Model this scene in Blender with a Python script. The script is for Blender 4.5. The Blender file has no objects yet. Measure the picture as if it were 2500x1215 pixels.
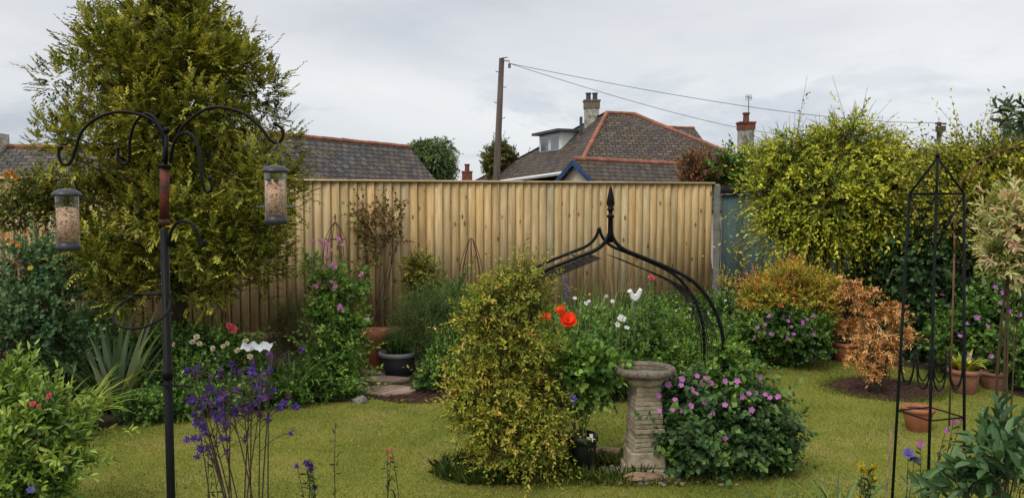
import bpy, math, numpy as np
from mathutils import Vector, Matrix, Quaternion
rng=np.random.default_rng(11)
SC=bpy.context.scene
COL=SC.collection
R=math.radians
H=2.0; F=1962.0
PT=math.atan(107.5/F); CPT,SPT=math.cos(PT),math.sin(PT)
# surveyed world position of a point seen on a bearing, at distance Y from the terrace
def S(a,b,Y):
    v=(607.5-b)/F; t=Y/(CPT+v*SPT)
    return np.array([t*(a-1250)/F,Y,H+t*(v*CPT-SPT)])
def G(a,b):
    v=(607.5-b)/F; t=-H/(v*CPT-SPT)
    return np.array([t*(a-1250)/F,t*(CPT+v*SPT),0.0])
def Bl(a,b,Y,rx,rz=None,ry=None):
    c=S(a,b,Y);k=Y/F
    rz=rz or rx; ry=ry or (rx+rz)/2
    return (c[0],c[1],c[2],rx*k,ry*k,rz*k)
def nrm(a): return a/np.maximum(np.linalg.norm(a,axis=-1,keepdims=True),1e-9)
# ---------------------------------------------------------------- materials
def newmat(n):
    m=bpy.data.materials.new(n); m.use_nodes=True
    nt=m.node_tree; nt.nodes.clear()
    out=nt.nodes.new('ShaderNodeOutputMaterial')
    return m,nt,out
def ramp(nt,stops):
    r=nt.nodes.new('ShaderNodeValToRGB')
    e=r.color_ramp.elements
    while len(e)<len(stops): e.new(0.5)
    for i,(p,c) in enumerate(stops):
        e[i].position=p; e[i].color=(*c,1)
    return r
def noise(nt,scale,detail=4,rough=.6,vec=None):
    n=nt.nodes.new('ShaderNodeTexNoise'); n.inputs['Scale'].default_value=scale
    n.inputs['Detail'].default_value=detail; n.inputs['Roughness'].default_value=rough
    if vec is not None: nt.links.new(vec,n.inputs['Vector'])
    return n
def mixc(nt,a,b,f=1.0,mode='MULTIPLY'):
    m=nt.nodes.new('ShaderNodeMix'); m.data_type='RGBA'; m.blend_type=mode
    if hasattr(f,'links'): nt.links.new(f,m.inputs[0])
    else: m.inputs[0].default_value=f
    for s,i in ((a,6),(b,7)):
        if isinstance(s,tuple): m.inputs[i].default_value=(*s,1)
        else: nt.links.new(s,m.inputs[i])
    return m.outputs[2]
def leafmat(n,trans=.25,rough=.5,spec=.3):
    m,nt,out=newmat(n)
    at=nt.nodes.new('ShaderNodeAttribute'); at.attribute_name='tint'
    p=nt.nodes.new('ShaderNodeBsdfPrincipled'); p.inputs['Roughness'].default_value=rough
    p.inputs['Specular IOR Level'].default_value=spec
    c=at.outputs['Color']
    nt.links.new(c,p.inputs['Base Color'])
    t=nt.nodes.new('ShaderNodeBsdfTranslucent'); 
    c2=mixc(nt,c,(1.25,1.15,.6)); nt.links.new(c2,t.inputs[0])
    mx=nt.nodes.new('ShaderNodeMixShader'); mx.inputs[0].default_value=trans
    nt.links.new(p.outputs[0],mx.inputs[1]); nt.links.new(t.outputs[0],mx.inputs[2])
    nt.links.new(mx.outputs[0],out.inputs[0])
    return m
def solid(n,col,rough=.7,metal=0,var=.25,scale=8,bump=.1,col2=None,spec=.4,stretch=None,bscale=None):
    m,nt,out=newmat(n)
    p=nt.nodes.new('ShaderNodeBsdfPrincipled'); p.inputs['Roughness'].default_value=rough
    p.inputs['Metallic'].default_value=metal; p.inputs['Specular IOR Level'].default_value=spec
    tc=nt.nodes.new('ShaderNodeTexCoord'); vec=tc.outputs['Object']
    if stretch:
        mp=nt.nodes.new('ShaderNodeMapping'); mp.inputs['Scale'].default_value=stretch
        nt.links.new(vec,mp.inputs[0]); vec=mp.outputs[0]
    no=noise(nt,scale,6,.65,vec)
    c2=col2 or tuple(c*(1-var) for c in col)
    rp=ramp(nt,[(.32,c2),(.68,tuple(min(1,c*(1+var*.4)) for c in col))])
    nt.links.new(no.outputs[0],rp.inputs[0]); nt.links.new(rp.outputs[0],p.inputs['Base Color'])
    if bump:
        b=nt.nodes.new('ShaderNodeBump'); b.inputs['Strength'].default_value=bump; b.inputs['Distance'].default_value=.02
        n2=noise(nt,bscale or scale*4,4,.7,vec)
        nt.links.new(n2.outputs[0],b.inputs['Height']); nt.links.new(b.outputs[0],p.inputs['Normal'])
    nt.links.new(p.outputs[0],out.inputs[0])
    return m
M_leaf=leafmat('leaf_surface'); M_needle=leafmat('conifer_foliage',.2,.7,.2)
M_petal=leafmat('petal_surface',.35,.6,.2); M_gloss=leafmat('glossy_leaf',.15,.4,.4)
M_black=solid('black_powder_coat',(.006,.006,.0065),.5,0,.3,30,.02,spec=.15)
M_iron=solid('dark_green_iron',(.006,.009,.008),.6,0,.5,30,.05,spec=.12)
M_rust=solid('rusty_steel',(.16,.075,.035),.85,0,.6,30,.4)
M_rustred=solid('worn_red_sleeve',(.14,.035,.018),.6,0,.7,25,.2,col2=(.02,.015,.013),spec=.2)
M_twig=solid('twig_bark',(.10,.065,.035),.9,0,.5,20,.3)
M_gtwig=solid('green_stem',(.09,.12,.03),.7,0,.5,20,.1)
M_dstem=solid('dark_stem',(.06,.035,.03),.7,0,.5,20,.1)
M_bark=solid('bark',(.085,.062,.045),.95,0,.6,9,.9,stretch=(1,1,.25))
M_terra=solid('terracotta',(.36,.125,.055),.8,0,.35,9,.15,col2=(.24,.085,.045))
M_terrag=solid('terracotta_weathered',(.33,.13,.075),.85,0,.5,7,.25,col2=(.16,.09,.06))
M_ridge=solid('ridge_tile_clay',(.34,.12,.065),.85,0,.6,3,.2,col2=(.17,.085,.06))
M_plastic=solid('grey_plastic',(.055,.06,.065),.45,0,.2,6,.03)
M_plastic2=solid('pale_rim_plastic',(.3,.31,.32),.45,0,.2,6,.03)
M_bpot=solid('black_pot_plastic',(.008,.014,.012),.4,0,.3,6,.03)
M_stone=solid('weathered_cast_stone',(.42,.35,.24),.95,0,.5,14,.7,col2=(.21,.175,.12))
M_stoned=solid('lichened_stone',(.24,.19,.14),.95,0,.6,18,.8,col2=(.08,.065,.05))
M_paving=solid('pink_paving',(.38,.25,.19),.9,0,.4,5,.4,col2=(.23,.16,.13))
M_slab=solid('pale_mossy_slab',(.46,.49,.40),.9,0,.4,12,.3,col2=(.25,.3,.2))
M_soil=solid('garden_soil',(.062,.040,.024),1,0,.6,14,1.0,col2=(.020,.013,.008))
M_mulch=solid('bark_mulch',(.10,.045,.028),1,0,.6,30,1.0,col2=(.03,.016,.012))
M_render=solid('cream_render',(.62,.57,.46),.9,0,.15,2,.2)
M_white=solid('white_paint',(.72,.73,.73),.6,0,.12,4,.05)
M_blue=solid('blue_bargeboard',(.02,.06,.15),.5,0,.3,5,.05)
M_lead=solid('lead_flat_roof',(.07,.07,.075),.7,0,.3,3,.1)
M_glass=solid('window_glass',(.10,.12,.14),.08,0,.2,1,0,spec=.9)
M_chw=solid('flaking_white_brick',(.5,.48,.43),.95,0,.7,5,.6,col2=(.12,.11,.07))
M_chr=solid('red_chimney_brick',(.22,.07,.045),.95,0,.5,9,.5,col2=(.09,.04,.03))
M_pole=solid('weathered_pole_wood',(.11,.09,.07),.95,0,.5,5,.6,stretch=(3,3,.3))
M_wire=solid('cable',(.07,.07,.075),.6,0,.1,3,0)
M_conc=solid('concrete',(.24,.24,.21),.95,0,.35,10,.5)
M_felt=solid('black_felt',(.012,.012,.012),.9,0,.4,8,.3)
M_peb=solid('pebble',(.25,.22,.18),.9,0,.6,3,.2,col2=(.08,.07,.055))
M_log=solid('bleached_log',(.33,.22,.14),.95,0,.6,7,.9,col2=(.12,.08,.05),stretch=(.4,2,2))
M_fabric=solid('white_fleece',(.7,.72,.76),.9,0,.15,10,.2)
M_rock=solid('garden_rock',(.26,.23,.20),.95,0,.5,8,.7,col2=(.1,.09,.08))
M_water=solid('bird_bath_water',(.03,.035,.03),.05,0,.3,6,0,spec=.8)
M_lid=solid('grey_metal_lid',(.05,.05,.055),.4,.3,.2,9,.03)
M_red=solid('red_paint',(.35,.03,.02),.6,0,.2,9,.03)
M_gable=solid('grey_steel',(.2,.2,.21),.4,.7,.2,9,.0)
def seedmat():
    m,nt,out=newmat('bird_seed'); tc=nt.nodes.new('ShaderNodeTexCoord')
    v=nt.nodes.new('ShaderNodeTexVoronoi'); v.inputs['Scale'].default_value=190
    nt.links.new(tc.outputs['Object'],v.inputs['Vector'])
    sp=nt.nodes.new('ShaderNodeSeparateColor'); nt.links.new(v.outputs['Color'],sp.inputs[0])
    rp=ramp(nt,[(0,(.10,.06,.05)),(.15,(.45,.25,.14)),(.5,(.70,.44,.27)),(.8,(.72,.53,.36)),(1,(.42,.17,.10))])
    nt.links.new(sp.outputs[0],rp.inputs[0])
    p=nt.nodes.new('ShaderNodeBsdfPrincipled'); p.inputs['Roughness'].default_value=.8
    nt.links.new(rp.outputs[0],p.inputs['Base Color'])
    b=nt.nodes.new('ShaderNodeBump'); b.inputs['Strength'].default_value=.6; b.inputs['Distance'].default_value=.002; b.invert=True
    nt.links.new(v.outputs['Distance'],b.inputs['Height']); nt.links.new(b.outputs[0],p.inputs['Normal'])
    nt.links.new(p.outputs[0],out.inputs[0]); return m
M_seed=seedmat()
def clearmat():
    m,nt,out=newmat('clear_tube_plastic')
    t=nt.nodes.new('ShaderNodeBsdfTransparent'); t.inputs[0].default_value=(.95,.97,.97,1)
    g=nt.nodes.new('ShaderNodeBsdfGlossy'); g.inputs['Roughness'].default_value=.12; g.inputs[0].default_value=(.9,.9,.9,1)
    l=nt.nodes.new('ShaderNodeLayerWeight'); l.inputs[0].default_value=.15
    mx=nt.nodes.new('ShaderNodeMixShader'); nt.links.new(l.outputs['Facing'],mx.inputs[0])
    nt.links.new(t.outputs[0],mx.inputs[1]); nt.links.new(g.outputs[0],mx.inputs[2]); nt.links.new(mx.outputs[0],out.inputs[0])
    return m
M_clear=clearmat()
def slatemat(n,c1,c2,c3,bw=.30,rh=.21):
    m,nt,out=newmat(n)
    uv=nt.nodes.new('ShaderNodeUVMap'); uv.uv_map='UVMap'
    b=nt.nodes.new('ShaderNodeTexBrick'); nt.links.new(uv.outputs[0],b.inputs['Vector'])
    b.inputs['Scale'].default_value=1; b.inputs['Brick Width'].default_value=bw; b.inputs['Row Height'].default_value=rh
    b.inputs['Mortar Size'].default_value=.017; b.inputs['Bias'].default_value=0
    b.inputs['Color1'].default_value=(*c1,1); b.inputs['Color2'].default_value=(*c2,1); b.inputs['Mortar'].default_value=(.010,.009,.010,1)
    no=noise(nt,1.1,6,.75,uv.outputs[0]); rp=ramp(nt,[(.42,(1,1,1)),(.62,c3)])
    nt.links.new(no.outputs[0],rp.inputs[0])
    no2=noise(nt,5,4,.7,uv.outputs[0]); rp2=ramp(nt,[(.3,(.5,.5,.5)),(.7,(1.5,1.45,1.35))]); nt.links.new(no2.outputs[0],rp2.inputs[0])
    c=mixc(nt,b.outputs['Color'],rp.outputs[0]); c=mixc(nt,c,rp2.outputs[0])
    p=nt.nodes.new('ShaderNodeBsdfPrincipled'); p.inputs['Roughness'].default_value=.7; p.inputs['Specular IOR Level'].default_value=.25
    nt.links.new(c,p.inputs['Base Color'])
    bp=nt.nodes.new('ShaderNodeBump'); bp.inputs['Strength'].default_value=.8; bp.inputs['Distance'].default_value=.03; bp.invert=True
    nt.links.new(b.outputs['Fac'],bp.inputs['Height']); nt.links.new(bp.outputs[0],p.inputs['Normal'])
    nt.links.new(p.outputs[0],out.inputs[0]); return m
M_slate=slatemat('grey_slate',(.056,.053,.060),(.112,.104,.110),(1.3,1.15,.8))
M_slate2=slatemat('brown_slate',(.055,.046,.048),(.105,.084,.082),(1.3,1.2,.7),.28,.2)
def boardmat(n,dark,light,knot,kn=True):
    m,nt,out=newmat(n)
    at=nt.nodes.new('ShaderNodeAttribute'); at.attribute_name='tint'
    uv=nt.nodes.new('ShaderNodeUVMap'); uv.uv_map='UVMap'
    mp=nt.nodes.new('ShaderNodeMapping'); mp.inputs['Scale'].default_value=(26,1.6,1); nt.links.new(uv.outputs[0],mp.inputs[0])
    g=noise(nt,1.0,6,.65,mp.outputs[0])
    rp=ramp(nt,[(.28,dark),(.62,light)]); nt.links.new(g.outputs[0],rp.inputs[0])
    c=mixc(nt,rp.outputs[0],at.outputs['Color'])
    st=noise(nt,.7,3,.6,uv.outputs[0]); r3=ramp(nt,[(.35,(.80,.80,.74)),(.65,(1.08,1.05,1.0))]); nt.links.new(st.outputs[0],r3.inputs[0])
    c=mixc(nt,c,r3.outputs[0])
    if kn:
        mp2=nt.nodes.new('ShaderNodeMapping'); mp2.inputs['Scale'].default_value=(8,3.2,1); nt.links.new(uv.outputs[0],mp2.inputs[0])
        v=nt.nodes.new('ShaderNodeTexVoronoi'); v.inputs['Scale'].default_value=1; v.inputs['Randomness'].default_value=1
        nt.links.new(mp2.outputs[0],v.inputs['Vector'])
        r2=ramp(nt,[(.09,(1,1,1)),(.17,(0,0,0))]); nt.links.new(v.outputs['Distance'],r2.inputs[0])
        bw=nt.nodes.new('ShaderNodeRGBToBW'); nt.links.new(r2.outputs[0],bw.inputs[0])
        c=mixc(nt,c,knot,bw.outputs[0],'MIX')
    p=nt.nodes.new('ShaderNodeBsdfPrincipled'); p.inputs['Roughness'].default_value=.85; p.inputs['Specular IOR Level'].default_value=.2
    nt.links.new(c,p.inputs['Base Color'])
    bp=nt.nodes.new('ShaderNodeBump'); bp.inputs['Strength'].default_value=.35; bp.inputs['Distance'].default_value=.01
    nt.links.new(g.outputs[0],bp.inputs['Height']); nt.links.new(bp.outputs[0],p.inputs['Normal'])
    nt.links.new(p.outputs[0],out.inputs[0]); return m
M_fence=boardmat('treated_softwood',(.41,.285,.135),(.67,.505,.275),(.20,.11,.045))
M_teal=boardmat('teal_painted_wood',(.060,.10,.105),(.095,.145,.15),(.1,.1,.1),False)
def groundmat(n,stops,sc1,sc2,pale):
    m,nt,out=newmat(n); g=nt.nodes.new('ShaderNodeNewGeometry')
    a=noise(nt,sc1,5,.65,g.outputs['Position']); b=noise(nt,sc2,4,.7,g.outputs['Position'])
    r=ramp(nt,stops); nt.links.new(a.outputs[0],r.inputs[0])
    r2=ramp(nt,[(.3,(.6,.62,.6)),(.7,(1.3,1.25,1.2))]); nt.links.new(b.outputs[0],r2.inputs[0])
    c=mixc(nt,r.outputs[0],r2.outputs[0])
    p=nt.nodes.new('ShaderNodeBsdfPrincipled'); p.inputs['Roughness'].default_value=1; p.inputs['Specular IOR Level'].default_value=.1
    nt.links.new(c,p.inputs['Base Color'])
    bp=nt.nodes.new('ShaderNodeBump'); bp.inputs['Strength'].default_value=.7; bp.inputs['Distance'].default_value=.03
    nt.links.new(b.outputs[0],bp.inputs['Height']); nt.links.new(bp.outputs[0],p.inputs['Normal'])
    nt.links.new(p.outputs[0],out.inputs[0]); return m
M_lawn=groundmat('mown_lawn',[(.3,(.125,.155,.026)),(.5,(.20,.22,.04)),(.72,(.30,.26,.085))],1.1,60,0)
# ---------------------------------------------------------------- mesh helpers
def npmesh(name,V,Fc,C=None):
    V=np.asarray(V,dtype=np.float32); Fc=np.asarray(Fc,dtype=np.int32)
    me=bpy.data.meshes.new(name); n=len(V); m,k=Fc.shape
    me.vertices.add(n); me.vertices.foreach_set('co',V.ravel())
    me.loops.add(m*k); me.loops.foreach_set('vertex_index',Fc.ravel())
    me.polygons.add(m); me.polygons.foreach_set('loop_start',np.arange(0,m*k,k,dtype=np.int32))
    me.polygons.foreach_set('loop_total',np.full(m,k,dtype=np.int32))
    me.update(calc_edges=True)
    if C is not None:
        a=me.attributes.new('tint','FLOAT_COLOR','POINT')
        c4=np.ones((n,4),dtype=np.float32); c4[:,:3]=C; a.data.foreach_set('color',c4.ravel())
    return me
def root(name,loc,label,cat,group=None):
    o=bpy.data.objects.new(name,None); COL.objects.link(o); o.location=[float(v) for v in loc]
    o.empty_display_size=.2; o['label']=label; o['category']=cat
    if group:o['group']=group
    return o
def tag(o,label,cat,group=None):
    o['label']=label;o['category']=cat
    if group:o['group']=group
def child(name,par,me,mat,smooth=False):
    o=bpy.data.objects.new(name,me); COL.objects.link(o)
    me.materials.clear(); me.materials.append(mat)
    if smooth: me.polygons.foreach_set('use_smooth',[True]*len(me.polygons))
    if par: o.parent=par
    return o
class Acc:
    def __init__(s): s.V=[];s.F=[]
    def add(s,V,Fs):
        b=len(s.V); s.V+= [tuple(map(float,v)) for v in V]; s.F+=[tuple(i+b for i in f) for f in Fs]; return s
    def tube(s,pts,r,seg=8,sub=1,closed=False):
        P=np.array(pts,dtype=float)
        rr=np.full(len(P),r) if np.isscalar(r) else np.array(r,dtype=float)
        if sub>1:
            Q=[];Rr=[]; n=len(P)
            for i in range(n if closed else n-1):
                if closed: p0,p1,p2,p3=P[(i-1)%n],P[i],P[(i+1)%n],P[(i+2)%n]; r1,r2=rr[i],rr[(i+1)%n]
                else: p0,p1,p2,p3=P[max(i-1,0)],P[i],P[i+1],P[min(i+2,n-1)]; r1,r2=rr[i],rr[i+1]
                for j in range(sub):
                    t=j/sub
                    Q.append(.5*((2*p1)+(-p0+p2)*t+(2*p0-5*p1+4*p2-p3)*t*t+(-p0+3*p1-3*p2+p3)*t**3)); Rr.append(r1+(r2-r1)*t)
            if not closed: Q.append(P[-1]);Rr.append(rr[-1])
            P=np.array(Q);rr=np.array(Rr)
        n=len(P)
        T=np.roll(P,-1,0)-np.roll(P,1,0)
        if not closed: T[0]=P[1]-P[0];T[-1]=P[-1]-P[-2]
        T=nrm(T)
        u=np.cross(T[0],[0,0,1]); 
        if np.linalg.norm(u)<.05: u=np.cross(T[0],[1,0,0])
        u=u/np.linalg.norm(u); V=[]
        for i in range(n):
            u=u-T[i]*np.dot(u,T[i]); u=u/max(np.linalg.norm(u),1e-9); w=np.cross(T[i],u)
            for j in range(seg):
                a=2*math.pi*j/seg; V.append(P[i]+rr[i]*(math.cos(a)*u+math.sin(a)*w))
        Fs=[]
        for i in range(n if closed else n-1):
            for j in range(seg):
                a=i*seg+j;b=i*seg+(j+1)%seg;c=((i+1)%n)*seg+(j+1)%seg;d=((i+1)%n)*seg+j
                Fs.append((a,b,c,d))
        if not closed:
            Fs.append(tuple(range(seg))[::-1]); Fs.append(tuple((n-1)*seg+j for j in range(seg)))
        return s.add(V,Fs)
    def lathe(s,prof,c=(0,0,0),seg=24,jit=0,cap=True):
        V=[];n=len(prof)
        for (r,z) in prof:
            for j in range(seg):
                a=2*math.pi*j/seg; q=r*(1+jit*rng.normal()) if jit else r
                V.append((c[0]+q*math.cos(a),c[1]+q*math.sin(a),c[2]+z))
        Fs=[(i*seg+j,i*seg+(j+1)%seg,(i+1)*seg+(j+1)%seg,(i+1)*seg+j) for i in range(n-1) for j in range(seg)]
        if cap: Fs.append(tuple(range(seg))[::-1]);Fs.append(tuple((n-1)*seg+j for j in range(seg)))
        return s.add(V,Fs)
    def box(s,c,h,ux=(1,0,0),uy=(0,1,0),top=1.0):
        c=np.array(c,float);ux=np.array(ux,float);uy=np.array(uy,float);V=[]
        for z,q in ((-1,1),(1,top)):
            for a,b in ((-1,-1),(1,-1),(1,1),(-1,1)):
                V.append(c+ux*a*h[0]*q+uy*b*h[1]*q+np.array([0,0,z*h[2]]))
        return s.add(V,[(3,2,1,0),(4,5,6,7),(0,1,5,4),(1,2,6,5),(2,3,7,6),(3,0,4,7)])
    def ball(s,c,r,seg=10,rings=6,sc=(1,1,1)):
        V=[];
        for i in range(rings+1):
            t=math.pi*i/rings
            rad=max(math.sin(t),.001)
            for j in range(seg):
                a=2*math.pi*j/seg; V.append((c[0]+r*sc[0]*rad*math.cos(a),c[1]+r*sc[1]*rad*math.sin(a),c[2]-r*sc[2]*math.cos(t)))
        Fs=[(i*seg+j,i*seg+(j+1)%seg,(i+1)*seg+(j+1)%seg,(i+1)*seg+j) for i in range(rings) for j in range(seg)]
        return s.add(V,Fs)
    def mesh(s,name,off=(0,0,0)):
        me=bpy.data.meshes.new(name); o=np.array(off,float)
        me.from_pydata([tuple(np.array(v)-o) for v in s.V],[],s.F); me.update(); return me
    def part(s,name,par,mat,smooth=False,bevel=0):
        off=par.location if par else (0,0,0)
        o=child(name,par,s.mesh(name,off),mat,smooth)
        if bevel:
            b=o.modifiers.new('b','BEVEL'); b.width=bevel; b.segments=2; b.limit_method='ANGLE'
        return o
# leaves
def leafgeo(P,D,N,L,W,C,hi=False,curl=.12,fold=.18):
    n=len(P); L=np.broadcast_to(L,(n,))[:,None]; W=np.broadcast_to(W,(n,))[:,None]
    D=nrm(D); N=nrm(N-D*np.sum(N*D,1,keepdims=True)); Sd=np.cross(D,N)
    if not hi:
        V=np.stack([P,P+D*L*.45+Sd*W*.5+N*W*fold,P+D*L-N*L*curl,P+D*L*.45-Sd*W*.5+N*W*fold],1).reshape(-1,3)
        b=np.arange(n)[:,None]*4
        Fc=np.concatenate([b+[0,1,2],b+[0,2,3]],0); return V,Fc,np.repeat(C,4,0)
    V=np.stack([P,P+D*L*.3+Sd*W*.45+N*W*fold,P+D*L*.7+Sd*W*.38+N*(W*fold-L*curl*.4),P+D*L-N*L*curl,
                P+D*L*.7-Sd*W*.38+N*(W*fold-L*curl*.4),P+D*L*.3-Sd*W*.45+N*W*fold],1).reshape(-1,3)
    b=np.arange(n)[:,None]*6
    Fc=np.concatenate([b+[0,1,2,3],b+[0,3,4,5]],0); return V,Fc,np.repeat(C,6,0)
_nd=nrm(rng.normal(size=(7,3))); _np=rng.uniform(0,6.28,7)
def nz(p,f):
    s=0
    for i in range(7): s=s+np.sin((p@_nd[i])*f*(1+.23*i)+_np[i])
    return s/3.2
GAIN=1.36
def sprigs(blobs,M,m,sl,ll,lw,pal,up=.3,out=1.,rnd=.55,ang=50,flat=False,inner=.5,gap=None,droop=0.,hi=False,lump=.30,curl=.12,zmin=.03,lift=0.35,gain=1.0,wild=.10):
    B=np.array(blobs,float); w=(B[:,3]*B[:,4]+B[:,3]*B[:,5]+B[:,4]*B[:,5]); idx=rng.choice(len(B),M,p=w/w.sum())
    u=nrm(rng.normal(size=(M,3))); r=inner+(1-inner)*rng.random(M)**.6
    rad=B[idx,3:6]; c=B[idx,:3]
    p=c+u*(r*(1+lump*nz(u*2.2+idx[:,None]*1.7,1.6)))[:,None]*rad
    mr=float(np.mean(B[:,3:6]))
    if gap is not None:
        k=nz(p,2.6/mr)+.35*rng.normal(size=M)>gap; p=p[k];u=u[k];rad=rad[k];r=r[k];M=len(p)
    p[:,2]=np.maximum(p[:,2],zmin+rng.random(M)*.05)
    o=nrm(u/rad*mr)
    d=nrm(out*o+np.array([0,0,up])+rnd*rng.normal(size=(M,3)))
    a=nrm(np.cross(d,np.array([0,0,1.])+.01*rng.normal(size=(M,3)))); b=np.cross(a,d)
    sl_=sl*rng.uniform(.5,1.3,M)*np.where(rng.random(M)<wild,1.9,1.)
    t=(np.arange(m)+.6)/m
    Pj=p[:,None,:]+d[:,None,:]*(sl_[:,None]*t[None,:])[:,:,None]-np.array([0,0,1.])*(droop*sl_[:,None]*t[None,:]**2)[:,:,None]
    if flat: ph=np.where(np.arange(m)%2==0,0.,math.pi)[None,:]+rng.normal(size=(M,m))*.3
    else: ph=(np.arange(m)*2.4)[None,:]+rng.uniform(0,6.28,(M,1))+rng.normal(size=(M,m))*.3
    side=a[:,None,:]*np.cos(ph)[:,:,None]+b[:,None,:]*np.sin(ph)[:,:,None]
    al=np.radians(ang*(1-.45*t))[None,:,None]+rng.normal(size=(M,m,1))*.15
    ld=d[:,None,:]*np.cos(al)+side*np.sin(al)+np.array([0,0,-droop*.5])
    N=(b if flat else d)[:,None,:]+np.array([0,0,lift])+rng.normal(size=(M,m,3))*.3
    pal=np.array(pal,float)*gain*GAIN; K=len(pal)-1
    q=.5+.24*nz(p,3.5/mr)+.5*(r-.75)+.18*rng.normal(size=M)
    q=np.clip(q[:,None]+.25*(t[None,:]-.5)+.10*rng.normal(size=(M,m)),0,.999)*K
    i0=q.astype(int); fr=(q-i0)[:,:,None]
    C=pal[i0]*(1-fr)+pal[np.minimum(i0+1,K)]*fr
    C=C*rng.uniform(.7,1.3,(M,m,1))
    L=ll*rng.uniform(.65,1.25,M*m)*(1-.25*np.tile(t,M)); W=lw*rng.uniform(.75,1.2,M*m)
    V,Fc,CC=leafgeo(Pj.reshape(-1,3),ld.reshape(-1,3),N.reshape(-1,3),L,W,C.reshape(-1,3),hi,curl)
    return (V,Fc,CC),(p,d,sl_)
def twigs(info,back,r,ext=.85):
    p,d,sl=info;n=len(p)
    a=nrm(np.cross(d,rng.normal(size=(n,3)))); b=np.cross(a,d)
    V=[]
    s0=p-d*back; s1=p+d*sl[:,None]*ext
    for k in range(3):
        an=2.094*k; o=a*math.cos(an)+b*math.sin(an); V.append(s0+o*r); V.append(s1+o*r*.4)
    V=np.stack(V,1).reshape(-1,3); bb=np.arange(n)[:,None]*6
    Fc=np.concatenate([bb+[0,2,3,1],bb+[2,4,5,3],bb+[4,0,1,5]],0); return V,Fc
def foliage(par,name,geo,mat):
    V,Fc,C=geo; off=np.array(par.location)
    return child(name,par,npmesh(name,V-off,Fc,C),mat)
def shrub(name,label,cat,base,blobs,M,m,sl,ll,lw,pal,mat=None,stemr=.012,stemmat=None,tw=True,leafname='foliage',stemname='stem',group=None,nst=None,**kw):
    par=root(name,base,label,cat,group); mat=mat or M_leaf
    geo,info=sprigs(blobs,M,m,sl,ll,lw,pal,**kw)
    foliage(par,leafname,geo,mat)
    ac=Acc(); base=np.array(base,float)
    for i,bb in enumerate(blobs):
        c=np.array(bb[:3])
        for k in range(nst or 2):
            s=base+rng.normal(size=3)*[.05,.05,0]; e=c+rng.normal(size=3)*np.array(bb[3:6])*.35
            e[2]=max(e[2],.08)
            mid=(s*.5+e*.5)+np.array([0,0,.1])*abs(e[2])+rng.normal(size=3)*.04
            ac.tube([s,mid,e],[stemr,stemr*.75,stemr*.35],5,sub=3)
    st=ac.part(stemname,par,stemmat or M_twig,True)
    if tw:
        V,Fc=twigs(info,sl*.6,stemr*.22)
        o=child('twig',par,npmesh('twig',V-base,Fc),stemmat or M_twig)
    return par,info
def flowergeo(rings):
    Vs=[];Fs=[];Cs=[];b=0
    for (n,L,W,tilt,z0,rot,col,r0) in rings:
        ph=np.arange(n)*2*math.pi/n+rot; tl=R(tilt)
        D=np.stack([np.cos(ph)*math.cos(tl),np.sin(ph)*math.cos(tl),np.full(n,math.sin(tl))],1)
        N=np.stack([-np.cos(ph)*math.sin(tl),-np.sin(ph)*math.sin(tl),np.full(n,math.cos(tl))],1)
        P=np.stack([np.cos(ph)*r0,np.sin(ph)*r0,np.full(n,z0)],1)
        C=np.array([col]*n)*rng.uniform(.8,1.15,(n,1))
        V,Fc,CC=leafgeo(P,D,N,np.full(n,L),np.full(n,W),C,True,.1,.05)
        Vs.append(V);Fs.append(Fc+b);Cs.append(CC);b+=len(V)
    return np.concatenate(Vs),np.concatenate(Fs),np.concatenate(Cs)
def flowermesh(n,rings):
    V,Fc,C=flowergeo(rings); me=npmesh(n,V,Fc,C); me.materials.append(M_petal); return me
YEL=(.5,.35,.03)
ger=(.60,.20,.55)
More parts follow.
